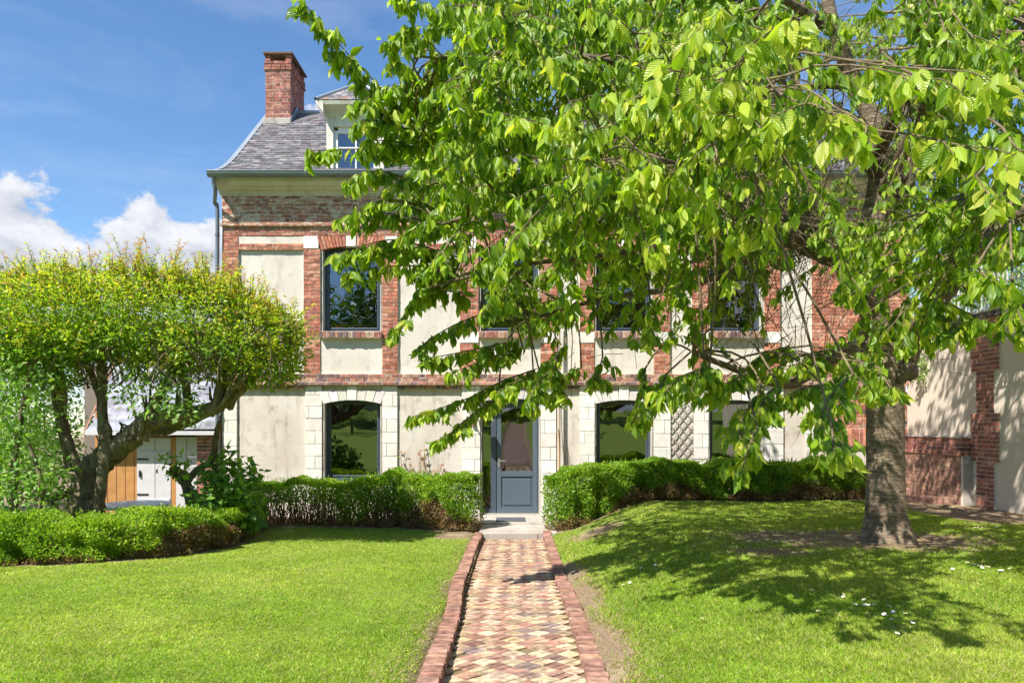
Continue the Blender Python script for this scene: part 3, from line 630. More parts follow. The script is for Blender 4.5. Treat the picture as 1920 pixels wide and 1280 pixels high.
    MB().box(cx0 - .03, cx1 + .02, cy0 - .05, cy0 + .03, 8.2, 8.37).build('mortar_fillet', M['concrete'], ch, bevel=.02)
    MB().prism([(cx1 + .012, cy0 - .03, 8.26), (cx1 + .012, cy0 + .5, 8.70), (cx1 + .012, cy0 + .42, 8.80), (cx1 + .012, cy0 - .03, 8.40)], (0, 0, 0), (.012, 0, 0)).build('flashing', M['zinc'], ch)
    # dormer
    dx0, dx1, dy = FX(612), FX(720), 14.0; xm = (dx0 + dx1) / 2
    dm = MB().box(dx0, dx0 + .13, dy, dy + .14, 6.34, 7.46).box(dx1 - .13, dx1, dy, dy + .14, 6.34, 7.46).box(dx0 + .13, dx1 - .13, dy, dy + .14, 7.28, 7.46).box(dx0 + .13, dx1 - .13, dy - .02, dy + .14, 6.34, 6.44).build('dormer', M['oldwhite'], H, bevel=.008)
    for x0_, x1_ in ((dx0 + .005, dx0 + .05), (dx1 - .05, dx1 - .005)):
        MB().prism([(x0_, dy + .1, 6.36), (x0_, 15.4, 7.45), (x0_, dy + .1, 7.45)], (0, 0, 0), (x1_ - x0_, 0, 0)).build('dormer_cheek', M['slate'], dm)
    wx0, wx1, wz0, wz1 = dx0 + .15, dx1 - .15, 6.45, 7.22; fw = .055; y = dy + .05
    w = MB().box(wx0 - .02, wx0 + fw, y, y + .06, wz0, wz1).box(wx1 - fw, wx1 + .02, y, y + .06, wz0, wz1).box(wx0 + fw, wx1 - fw, y, y + .06, wz1 - fw, wz1 + .06).box(wx0 + fw, wx1 - fw, y, y + .06, wz0, wz0 + fw).build('window_frame', M['white'], dm, bevel=.005)
    MB().box((wx0 + wx1) / 2 - .012, (wx0 + wx1) / 2 + .012, y + .012, y + .05, wz0 + fw, wz1 - fw).box(wx0 + fw, wx1 - fw, y + .014, y + .048, 6.89, 6.912).build('glazing_bar', M['white'], dm)
    obj('pane', mesh('pane', [(wx0, y + .03, wz0), (wx1, y + .03, wz0), (wx1, y + .03, wz1), (wx0, y + .03, wz1)], [(0, 1, 2, 3)], M['glass']), dm)
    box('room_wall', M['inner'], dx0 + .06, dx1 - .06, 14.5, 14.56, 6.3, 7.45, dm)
    ex0, ex1, ey = dx0 - .14, dx1 + .14, dy - .24
    pr = [(dy + .0, 7.44), (dy - .03, 7.47), (dy - .06, 7.55), (ey + .02, 7.60), (ey, 7.665), (dy + .0, 7.665)]
    MB().prism([(dx0 - .02, a_, b_) for a_, b_ in pr], (0, 0, 0), (dx1 - dx0 + .04, 0, 0)).build('dormer_cornice', M['oldwhite'], dm)
    for sgn, xe in ((-1, dx0), (1, dx1)):
        MB().prism([(xe, 0, 7.44), (xe + sgn * .04, 0, 7.5), (xe + sgn * .13, 0, 7.60), (xe + sgn * .14, 0, 7.665), (xe, 0, 7.665)], (0, ey, 0), (0, 15.7, 0)).build('dormer_soffit', M['oldwhite'], dm)
    az, ay = 8.26, 14.42; e0, e1, ap, bk = (ex0, ey, 7.67), (ex1, ey, 7.67), (xm, ay, az), (xm, 16.3, az)
    dr = obj('dormer_roof', mesh('dormer_roof', [e0, e1, ap, bk, (ex0, 15.8, 7.67), (ex1, 15.8, 7.67)], [(0, 1, 2), (0, 2, 3, 4), (1, 5, 3, 2)], M['slate'], False, np.array([.17, .155, .16])), dm)
    pc = Pieces(); up = norm(np.array([0, ay - ey, az - 7.67])); inn = norm(np.cross(up, [1., 0, 0])); inn = -inn if inn[2] > 0 else inn; fr = np.stack([np.array([1., 0, 0]), inn, up], 1); Ls = math.hypot(ay - ey, az - 7.67)
    for i in range(int(Ls / .085)):
        s = i * .085; hw = (ex1 - ex0) / 2 * (1 - (s + .03) / Ls); x = xm - hw
        while x < xm + hw - .01:
            wd = min(.11 + r.uniform(-.015, .015), xm + hw - x); pc.put(fr, np.array([x + wd / 2, ey, 7.67]) + up * (s + .06) - inn * (.006 + r.uniform(0, .004)), (wd - .005, .01, .12), pick(PSL + [(.26, .17, .13)], r), M['slate']); x += wd
    pc.emit('slate', dr, T_SLATE, 300)
    for q in ((e0, ap), (e1, ap), (ap, bk)): tube('hip_flashing', M['zinc'], [np.array(q[0]) + (0, 0, .015), np.array(q[1]) + (0, 0, .015)], [.042, .042], dr, 6)
build_house()

# ------------------------------------------------------------------ small things on the front wall
def build_wall_things():
    # lantern left of the door
    lx, ly = FX(888), 13.70; t = thing('wall_lantern', (lx, 13.95, 1.75), 'small copper wall lantern on the white stones left of the door', 'lantern')
    s = lambda z, w: [(lx - w, ly - w, z), (lx + w, ly - w, z), (lx + w, ly + w, z), (lx - w, ly + w, z)]
    def frus(name, mat, z0, w0, z1, w1): 
        v = s(z0, w0) + s(z1, w1); obj(name, mesh(name, v, [(0, 3, 2, 1), (4, 5, 6, 7), (0, 1, 5, 4), (1, 2, 6, 5), (2, 3, 7, 6), (3, 0, 4, 7)], mat), t)
    frus('roof', M['copper'], 2.075, .085, 2.145, .045); frus('cap', M['copper'], 2.145, .03, 2.185, .018); frus('base', M['copper'], 1.855, .045, 1.875, .05)
    v = s(1.875, .044) + s(2.075, .072); obj('lamp_glass', mesh('lamp_glass', v, [(0, 1, 5, 4), (1, 2, 6, 5), (2, 3, 7, 6), (3, 0, 4, 7)], M['glass']), t)
    for a, b in zip(s(1.865, .048), s(2.08, .077)): tube('bar', M['copper'], [a, b], [.006, .006], t, 5)
    tube('bulb', M['white'], [(lx, ly, 1.88), (lx, ly, 1.92), (lx, ly, 1.96), (lx, ly, 2.0), (lx, ly, 2.02)], [.012, .018, .026, .02, .004], t, 10, 3)
    tube('bracket', M['copper'], [(lx, ly, 1.855), (lx, ly + .01, 1.78), (lx, ly + .1, 1.72), (lx, 13.94, 1.76)], [.014, .014, .013, .013], t, 8)
    tube('wall_plate', M['copper'], [(lx, 13.93, 1.66), (lx, 13.93, 1.86)], [.03, .03], t, 10)
    # trellis
    t = thing('trellis', (FX(1278), 13.97, .2), 'grey diamond lattice trellis on the wall between two ground floor windows', 'trellis')
    x0, x1, z0, z1 = FX(1258), FX(1299), .15, FZ(756)
    for sg in (-1, 1):
        for k in range(-14, 30):
            c = z0 + k * .20; p = []
            za, zb_ = c, c + (x1 - x0) * 1.28; a = np.array([x0 if sg > 0 else x1, za]); b = np.array([x1 if sg > 0 else x0, zb_])
            if zb_ < z0 or za > z1: continue
            for lim, lo in ((z0, True), (z1, False)):
                if lo and a[1] < lim: a = a + (b - a) * (lim - a[1]) / (b[1] - a[1])
                if not lo and b[1] > lim: b = b + (a - b) * (b[1] - lim) / (b[1] - a[1])
            if np.linalg.norm(b - a) < .04: continue
            d = norm(b - a); nn = np.array([-d[1], d[0]]) * .0095; y = 13.965 if sg > 0 else 13.978
            MB().prism([(a[0] - nn[0], y, a[1] - nn[1]), (b[0] - nn[0], y, b[1] - nn[1]), (b[0] + nn[0], y, b[1] + nn[1]), (a[0] + nn[0], y, a[1] + nn[1])], (0, 0, 0), (0, .011, 0)).build('slat', M['lattice'], t)
    tube('bamboo_cane', M['cane'], [(FX(1046), 13.75, .05), (FX(1047), 13.80, 1.2), (FX(1045), 13.82, 1.62)], [.012, .011, .008], None, 6, label='thin bamboo cane leaning on the pipe right of the door', cat='cane')
build_wall_things()
# ------------------------------------------------------------------ garden wall on the right, railing, ledge
def build_right():
    r = np.random.RandomState(21); X0 = 7.30; zg, zc = .40, 3.34
    t = thing('garden_wall', (X0 + .15, 10, zg), 'tall pinkish rendered garden wall with toothed brick pier on the right', 'wall')
    box('render_panel', M['wall_render'], X0, X0 + .3, 2.0, 13.94, -.3, zc, t)
    pc = Pieces(); bed = MB()
    for (d0, d1, z0, z1) in ((11.24, 11.95, 2.53, zc), (11.37, 11.81, 1.87, 2.53), (11.24, 11.95, 1.12, 1.87), (11.37, 11.81, .38, 1.12), (5.8, 6.4, .38, zc)):
        course(pc, FR_LEFT, (X0 - .03, d1, z0), d1 - d0, z1 - z0, PAL_W, M['brick_wall'], r, key=lambda c: -c[1], t=.05, ch=.066); bed.box(X0 - .021, X0 - .001, d0 + .003, d1 - .003, z0, z1)
    bed.build('mortar_bed', M['mortar2'], t); pc.emit('brick', t, T_BRICK, 300)
    pc = Pieces(); y = 2.0
    while y < 13.9:
        w = .105 + r.uniform(-.006, .006); pc.put(FR_LEFT, (X0 + .13, y + w / 2, zc + .05), (w - .008, .40, .098), pick([(.17, .14, .14), (.20, .16, .15), (.14, .12, .125), (.25, .19, .16)], r), M['brick_wall'], -y); y += w
    pc.emit('coping_brick', t, T_BRICK, 300)
    # railing on the wall
    R = thing('railing', (X0 + .13, 10, zc + .1), 'pale grey iron bar railing standing on the garden wall', 'railing')
    for z in (zc + .16, zc + .52, zc + 1.08): box('rail', M['rail'], X0 + .115, X0 + .145, 2.2, 13.85, z, z + .03, R)
    bar = MB().box(-.009, .009, -.009, .009, 0, 1.12); me = mesh('bar', bar.v, bar.f, M['rail'])
    for k in range(112):
        o = obj('bar', me, R); o.location = (X0 + .13, 2.25 + k * .104, zc + .10)
    # ledge of brick at the foot of the wall, against the house
    t = thing('brick_ledge', (7.2, 12.9, .4), 'brick ledge with concrete top at the foot of the garden wall', 'ledge')
    box('top_slab', M['concrete'], 7.105, 7.298, 11.92, 13.94, 1.475, 1.50, t, .006)
    box('core', M['mortar2'], 7.15, 7.298, 11.955, 13.94, .2, 1.19, t); box('upper_core', M['mortar2'], 7.128, 7.297, 11.952, 13.938, 1.191, 1.474, t)
    pc = Pieces(); course(pc, FR_LEFT, (7.118, 13.93, 1.19), 13.93 - 11.94, .285, PAL_W, M['brick_wall'], r, t=.03, ch=.068); course(pc, FR_FRONT, (7.12, 11.942, 1.19), .178, .285, PAL_W, M['brick_wall'], r, t=.03, ch=.068)
    course(pc, FR_LEFT, (7.14, 13.93, .36), 13.93 - 12.0, .83, PAL_K + [(.42, .27, .19)], M['brick'], r, t=.04, ch=.062, j=.007)
    pc.emit('brick', t, T_BRICK, 300); box('rendered_end', M['concrete'], 7.15, 7.297, 11.935, 11.954, .3, 1.188, t)
    # low curved edging of bricks set upright
    t = thing('brick_edging', (6.9, 12.5, .4), 'low curved edging of upright bricks behind the trunk by the wall', 'edging'); pc = Pieces()
    for k in range(17):
        a = math.radians(-20 + k * 9.5); ca, sa = math.cos(a), math.sin(a); pc.put(np.array([[ca, sa, 0], [-sa, ca, 0], [0, 0, 1.]]).T @ np.eye(3), (7.0 - .55 * math.sin(a) * .9, 12.75 - .55 * math.cos(a), .43), (.075, .11, .17), pick(PAL_K, r), M['kerb'])
    pc.emit('brick', t, T_PAVER, 300)
build_right()

# ------------------------------------------------------------------ shed and table on the left
def build_shed():
    r = np.random.RandomState(31); t = thing('garden_shed', (-7.0, 14.6, 0), 'low garden shed with pale slate roof behind the pruned tree', 'shed')
    y = 14.2; zt = 1.56; sx = lambda px: (px - VX) * y / F
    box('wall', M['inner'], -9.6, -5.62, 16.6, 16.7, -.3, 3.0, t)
    box('side_wall', M['ochre'], sx(186) - .08, sx(186), y, 16.6, -.3, zt + .4, t)
    box('board_panel', M['ochre'], sx(186), sx(258), y, y + .04, -.1, zt, t)
    for a, b in ((258, 292), (292.5, 322)): box('door_board', M['greywhite'], sx(a), sx(b) - .004, y - .03, y, .03, zt - .12, t, .004)
    for a, b in ((331, 351), (351.5, 371)): box('door_board', M['greywhite'], sx(a), sx(b) - .004, y - .02, y + .01, .03, zt - .05, t, .004)
    for z in (.35, 1.02): box('hinge', M['black'], sx(259), sx(280), y - .038, y - .030, z, z + .035, t)
    box('handle', M['black'], sx(263), sx(266), y - .06, y - .030, .7, .82, t)
    for k in range(4): box('plank_joint', M['barge'], sx(186) + .15 + k * .17, sx(186) + .158 + k * .17, y - .006, y + .002, -.05, zt - .1, t)
    box('door_ledge', M['greywhite'], sx(262), sx(320), y - .05, y - .03, 1.1, 1.19, t, .004); box('door_ledge', M['greywhite'], sx(262), sx(320), y - .05, y - .03, .2, .29, t, .004)
    box('door_post', M['ochre'], sx(322), sx(331), y - .02, y + .06, 0, zt, t); box('lintel', M['barge'], sx(186), sx(400), y - .02, y + .1, zt - .1, zt - .01, t)
    box('back_boards', M['greywhite'], sx(258), sx(372), y + .03, y + .06, -.1, zt - .1, t)
    pc = Pieces(); course(pc, FR_FRONT, (sx(371), y - .06, -.1), sx(410) - sx(371), 1.75, PAL_W, M['brick_wall'], r, t=.05); pc.emit('brick', t, T_BRICK, 300); box('pier_core', M['mortar2'], sx(371) + .004, sx(410) - .004, y - .052, y + .1, -.1, 1.64, t)
    E0 = np.array([sx(178), 13.9, 1.56]); E1 = np.array([-5.60, 13.9, 1.60]); up = np.array([-.55, 2.5, 2.0]); U = norm(E1 - E0); Vv = up; L = np.linalg.norm(E1 - E0)
    inn = norm(np.cross(U, norm(Vv))); inn = -inn if inn[2] > 0 else inn
    q = [E0 - inn * -.03, E1 - inn * -.03, E1 + Vv + inn * .03, E0 + Vv + inn * .03]
    rf = MB().prism(q, (0, 0, 0), inn * .05).build('roof', M['shed_slate'], t); acc = 0; up2 = norm(Vv - U * np.dot(Vv, U)); hgt = np.dot(Vv, up2); sh = np.dot(Vv, U) / hgt
    rot = math.radians(20); pc = Pieces(); PC = [(.27, .28, .31), (.30, .31, .34), (.24, .25, .28), (.28, .29, .32)]; s = .30
    n = int(hgt / .23)
    for i in range(n):
        v = i * .23; x = sh * v - (.15 if i % 2 else 0)
        while x < L + sh * v - .02:
            w = s; a = max(x, sh * v); b = min(x + w, L + sh * v)
            if b - a > .03: pc.put(np.stack([U, inn, up2], 1), E0 + U * (a + b) / 2 + up2 * (v + .16) - inn * (.012 + r.uniform(0, .005)), (b - a - .009, .008, .32), pick(PC, r), M['shed_slate'])
            x += w
    pc.emit('slate', rf, T_SLATE, 300)
    MB().prism([E0 + (-.03, -.02, -.10), E0 + Vv + (-.03, 0, -.10), E0 + Vv + (-.03, 0, .01), E0 + (-.03, -.02, .01)], (0, 0, 0), (.035, 0, 0)).build('barge_board', M['barge'], t)
    MB().box(E0[0], E1[0], 13.86, 13.90, 1.50, 1.575).build('fascia', M['greywhite'], t)
    # table
    c = P(252, 962, 11.6); t = thing('round_table', (c[0], c[1], 0), 'pale blue grey round table top behind the left front hedge', 'table')
    a = np.linspace(0, 2 * math.pi, 40, endpoint=False); top = [(c[0] + .53 * math.cos(k), c[1] + .53 * math.sin(k), .42) for k in a]
    MB().prism(top, (0, 0, 0), (0, 0, .05)).build('table_top', M['table'], t, bevel=.012)
    tube('leg', M['table'], [(c[0], c[1], -.08), (c[0], c[1], .42)], [.05, .04], t, 10); tube('foot', M['table'], [(c[0], c[1], -.12), (c[0], c[1], -.07)], [.25, .22], t, 16)
build_shed()

# ------------------------------------------------------------------ leaves
T_BIG = (np.array([(0, 0, 0), (.22, .36, .04), (.22, 0, -.03), (.22, -.36, .04), (.55, .50, .05), (.55, 0, -.05), (.55, -.50, .05), (.82, .25, -.02), (.82, 0, -.07), (.82, -.25, -.02), (1.0, 0, -.16)], float),
         np.array([(0, 1, 2), (0, 2, 3), (1, 4, 5), (1, 5, 2), (2, 5, 6), (2, 6, 3), (4, 7, 8), (4, 8, 5), (5, 8, 9), (5, 9, 6), (7, 10, 8), (8, 10, 9)]))
T_MID = (np.array([(0, 0, 0), (.45, .5, .06), (.5, 0, -.03), (.45, -.5, .06), (1, 0, -.08)], float), np.array([(0, 1, 2), (0, 2, 3), (1, 4, 2), (2, 4, 3)]))
T_SML = (np.array([(0, 0, 0), (.5, .5, .10), (.5, -.5, .10), (1, 0, 0)], float), np.array([(0, 1, 3), (0, 3, 2)]))
def leaves(pos, axis, nrm, Lg, Wd, col, T):
    """leaf blades: base position, direction, face normal, length, width"""
    pos = np.asarray(pos); a = norm(axis); n = nrm - a * np.sum(nrm * a, -1, keepdims=True); n = norm(n); s = np.cross(a, n)
    t, f = T; Lg = np.broadcast_to(Lg, len(pos))[:, None, None]; Wd = np.broadcast_to(Wd, len(pos))[:, None, None]
    v = pos[:, None] + t[None, :, 0:1] * Lg * a[:, None] + t[None, :, 1:2] * Wd * s[:, None] + t[None, :, 2:3] * Lg * n[:, None]
    k = len(t); F_ = (f[None] + np.arange(len(pos))[:, None, None] * k).reshape(-1, 3)
    c = np.repeat(np.asarray(col)[:, None], k, 1).reshape(-1, 3); u = np.zeros((len(pos), k, 3)); u[:, :, 0] = t[None, :, 1] * 2; u[:, :, 1] = t[None, :, 0]
    return v.reshape(-1, 3), F_, c, u.reshape(-1, 3)
def palette(r, n, cols, var=.14):
    cols = np.array(cols); c = cols[r.randint(len(cols), size=n)] * (1 + r.uniform(-var, var, (n, 1))) * (1 + r.uniform(-.05, .05, (n, 3))); return np.clip(c, 0, 1)
def rand_dir(r, n): return norm(r.normal(size=(n, 3)))

# ------------------------------------------------------------------ cherry tree
def build_cherry():
    r = np.random.RandomState(5); base = P(1664, 1012, 8.4); d0 = 8.4
    base[2] = float(gz(base[0], base[1]))
    t = thing('cherry_tree', tuple(base), 'large spreading cherry tree with drooping bright leaves over the right lawn', 'tree')
    m = 1 / F * d0
    tp = [P(1664, 1030, d0), P(1664, 1008, d0), P(1663, 985, d0), P(1661, 950, d0), P(1660, 880, d0), P(1660, 800, d0), P(1658, 730, d0), P(1656, 690, d0), P(1648, 640, d0), P(1640, 580, d0), P(1634, 500, d0), P(1636, 420, d0 + .1), P(1650, 330, d0 + .1), P(1640, 240, d0 + .2), P(1600, 150, d0 + .2), P(1560, 40, d0), P(1540, -80, d0)]
    tr = np.array([50, 44, 39.5, 37, 36, 35.5, 36.5, 40, 33, 26, 24, 23, 22, 20, 17, 13, 9]) * m * .93
    p, rr = smooth_path(tp, tr, 6); lob = np.clip((.75 - (p[:, 2] - base[2])) / .8, 0, 1) ** 2 * .34; v, f = tube_geo(p, rr, 22, .018, lob)
    obj('trunk', mesh('trunk', v, f, M['bark'], True), t)
    kn = rs.normal(0, 1, 3); tube('burr', M['limb'], [P(1672, 715, d0 - .1), P(1690, 700, d0 - .16), P(1704, 695, d0 - .1), P(1712, 690, d0)], [.08, .11, .10, .04], t, 12, 4, .12)
    limbs = [
        [(1690, 690, 8.4, 30), (1715, 630, 8.2, 25), (1750, 580, 8.0, 24), (1795, 510, 7.7, 22), (1850, 445, 7.4, 19), (1920, 395, 7.0, 16), (2020, 330, 6.6, 11), (2130, 250, 6.2, 7)],
        [(1640, 600, 8.4, 24), (1595, 505, 8.1, 25), (1535, 470, 7.8, 24), (1465, 440, 7.5, 22), (1395, 412, 7.2, 20), (1330, 410, 6.9, 17), (1250, 400, 6.6, 13), (1130, 370, 6.3, 10), (980, 380, 6.2, 7), (830, 420, 6.2, 4)],
        [(1650, 650, 8.4, 20), (1585, 660, 8.0, 18), (1530, 690, 7.6, 15), (1480, 720, 7.2, 11), (1400, 700, 6.9, 8), (1300, 660, 6.7, 6)],
        [(1640, 420, 8.5, 20), (1690, 330, 8.7, 18), (1770, 230, 8.6, 16), (1860, 150, 8.3, 12), (1960, 60, 8.0, 8)],
        [(1650, 330, 8.5, 18), (1580, 250, 8.0, 16), (1500, 190, 7.5, 14), (1400, 165, 7.0, 11), (1280, 150, 6.5, 9), (1120, 110, 6.2, 7), (960, 100, 6.0, 5), (820, 110, 6.0, 3)],
        [(1640, 480, 8.5, 18), (1560, 440, 9.1, 15), (1470, 380, 9.7, 12), (1380, 330, 10.2, 9), (1280, 300, 10.6, 6)],
        [(1640, 300, 8.5, 16), (1700, 180, 7.6, 14), (1745, 130, 6.9, 15), (1712, 20, 6.0, 13), (1690, -80, 5.4, 9)],
        [(1655, 360, 8.4, 15), (1740, 180, 7.2, 14), (1650, 170, 6.4, 11), (1540, 160, 5.6, 8), (1440, 180, 5.0, 6), (1330, 205, 4.6, 4)],
        [(1600, 480, 8.3, 16), (1500, 420, 7.2, 12), (1420, 390, 6.4, 9), (1330, 330, 5.6, 7), (1230, 300, 5.1, 5), (1120, 300, 4.8, 4)],
        [(1700, 640, 8.2, 16), (1760, 560, 7.2, 12), (1830, 440, 6.2, 9), (1890, 340, 5.4, 6)],
        [(1560, 60, 8.0, 12), (1450, -10, 7.4, 9), (1300, -40, 6.8, 7), (1150, -60, 6.4, 5), (950, -40, 6.2, 4)],
        [(1640, 560, 8.5, 15), (1720, 520, 9.2, 12), (1810, 470, 9.8, 9), (1900, 440, 10.2, 6)],
        [(1460, 440, 7.5, 14), (1380, 500, 7.3, 9), (1270, 540, 7.1, 7), (1130, 560, 7.0, 5), (990, 600, 7.0, 3.5)],
        [(1330, 410, 6.9, 11), (1240, 460, 6.8, 8), (1120, 480, 6.7, 6), (960, 500, 6.7, 4), (800, 540, 6.8, 2.5)],
    ]
    sk = []
    for li in limbs:
        pts = [P(a, b, d) for a, b, d, _ in li]; ra = [w * .82 * d / F for a, b, d, w in li]; p, q = smooth_path(pts, ra, 5); v, f = tube_geo(p, q, 10, .05)
        obj('limb', mesh('limb', v, f, M['limb'], True), t); sk.append(np.c_[p, q][2:])
    sk = np.concatenate(sk); wood = Acc(); LP, LA, LN, LL, LC = [], [], [], [], []
    GR = [(.19, .30, .012), (.22, .335, .013), (.155, .265, .012), (.25, .355, .016), (.115, .21, .014), (.28, .385, .02), (.13, .23, .025)]; YG = [(.38, .46, .045), (.43, .46, .05), (.34, .44, .045)]
    def leaf_at(p, out, young=0., scale=1.):
        ax = np.array([0, 0, -1.]) * r.uniform(.65, 1.2) + out * r.uniform(.1, .75) + r.normal(0, .28, 3); LP.append(p); LA.append(ax)
        LN.append(np.array([-.1, -.55, .35]) * r.uniform(.0, 1.) + out * .5 + r.normal(0, .5, 3)); LL.append(r.uniform(.070, .132) * scale)
        LC.append((np.array(YG[r.randint(3)]) if r.rand() < young else np.array(GR[r.randint(7)])) * r.uniform(.82, 1.15))
    def whorl(p, dirn, n, young=.2, scale=1.):
        for k in range(n):
            a = r.uniform(0, 6.283); o = np.array([math.cos(a), math.sin(a), 0]) * .8 + dirn * .4; leaf_at(p + r.normal(0, .012, 3), norm(o), young, scale)
    def twig(p, d, L, rad, leafy=1., young=.2, droop=.5, scale=1.):
        n = 5; pts = [p]; d = norm(d)
        for k in range(n):
            d = norm(d + np.array([0, 0, -droop / n]) + r.normal(0, .09, 3)); pts.append(pts[-1] + d * L / n)
        pts = np.array(pts); v, f = tube_geo(pts, np.linspace(rad, rad * .35, n + 1), 4); wood.add(v, f)
        if leafy <= 0: return
        s = .035
        while s < L:
            i = s / L * n; k = min(int(i), n - 1); q = pts[k] + (pts[k + 1] - pts[k]) * (i - k); side = norm(np.cross(d, [0, 0, 1.])) * (1 if r.rand() < .5 else -1)
            if r.rand() < leafy:
                leaf_at(q, norm(side + d * .3), young * (.4 + .9 * s / L), scale)
                if r.rand() < .45: leaf_at(q, norm(-side + d * .3), young * .5, scale)
                if r.rand() < .12: whorl(q, d, 3, young * .6, scale)
            s += r.uniform(.035, .065)
        whorl(pts[-1], d, r.randint(4, 7), young * 1.6, scale * .9)
    def bough(tip, dens=1., young=.22, rad=.011, frac=None, twl=.42, scale=1.):
        tip = np.array(tip); dd = np.linalg.norm(sk[:, :3] - tip, axis=1) * (1 + 1.0 * np.maximum(0, tip[2] - sk[:, 2]) / 3) * (1 + .3 * np.maximum(0, tip[0] - sk[:, 0]))
        i = np.argmin(dd + r.uniform(0, .35, len(dd))); b = sk[i, :3]; L = np.linalg.norm(tip - b); 
        if L < .25: b = b + np.array([.3, .3, .3]); L = np.linalg.norm(tip - b)
        mid = (b + tip) / 2 + np.array([0, 0, 1.]) * L * r.uniform(.02, .16) + r.normal(0, .06 * L, 3); tt = np.linspace(0, 1, 9)[:, None]
        p = b * (1 - tt) ** 2 + 2 * mid * tt * (1 - tt) + tip * tt ** 2 + r.normal(0, .012 * L, (9, 3)) * np.sin(tt * math.pi); r0 = min(sk[i, 3] * .7, rad * (1 + .55 * L)); v, f = tube_geo(p, np.linspace(r0, .0035, 9), 5); wood.add(v, f)
        n = int((3 + L * 5.0) * dens); fwd = norm(tip - b)
        for s in np.linspace(.30 if L < 1 else max(.2, 1 - 1.6 / L), .97, max(n, 3)):
            k = min(int(s * 8), 7); q = p[k] + (p[k + 1] - p[k]) * (s * 8 - k); d = norm(p[k + 1] - p[k]); sd = norm(np.cross(d, [0, 0, 1.])) * (1 if r.rand() < .5 else -1)
            twig(q, d * r.uniform(.3, .9) + sd * r.uniform(.4, 1.) + np.array([0, 0, r.uniform(-.35, .3)]), r.uniform(.5, 1.25) * twl * (1.15 - .6 * s), .0045, .9, young, r.uniform(.3, .8), scale)
        twig(p[-2], fwd, .28, .004, 1., young * 1.3, .5, scale)
    def strand(pts, d, young=.28, dens=1., scale=1., tw=.14, start=0.):
        """a drooping outer branch through the given points, leaves hanging all along it"""
        p, _ = smooth_path([P(a, b, d + k * .12) for k, (a, b) in enumerate(reversed(pts))][::-1], np.ones(len(pts)), 6); n = len(p); i = np.argmin(np.linalg.norm(sk[:, :3] - p[0], axis=1)); b0 = sk[i, :3]
        tt = np.linspace(0, 1, 6)[:-1, None]; q = b0 * (1 - tt) + p[0] * tt + (np.array([0, 0, .15]) * np.linalg.norm(p[0] - b0) + r.normal(0, .08, 3)) * np.sin(tt * math.pi); q = np.concatenate([q, p]); v, f = tube_geo(q, np.linspace(.010, .003, len(q)), 5); wood.add(v, f)
        L = np.r_[0, np.cumsum(np.linalg.norm(np.diff(p, axis=0), axis=1))]; s = L[-1] * start
        while s < L[-1]:
            c = np.array([np.interp(s, L, p[:, j]) for j in range(3)]); k = min(np.searchsorted(L, s), n - 1); dr = norm(p[k] - p[max(k - 1, 0)]) if k else norm(p[1] - p[0]); side = norm(np.cross(dr, [0, 0, 1.])) * (1 if r.rand() < .5 else -1)
            whorl(c, dr, r.randint(2, 5), young * (.35 + .9 * s / L[-1]), scale)
            if r.rand() < .65 * dens: twig(c, dr * .6 + side + np.array([0, 0, r.uniform(-.5, .2)]), r.uniform(.4, 1.3) * tw * (1.5 - .9 * s / L[-1]), .0035, .95, young, .6, scale)
            s += r.uniform(.035, .07) / dens
        whorl(p[-1], norm(p[-1] - p[-2]), 6, .6, scale * .9)
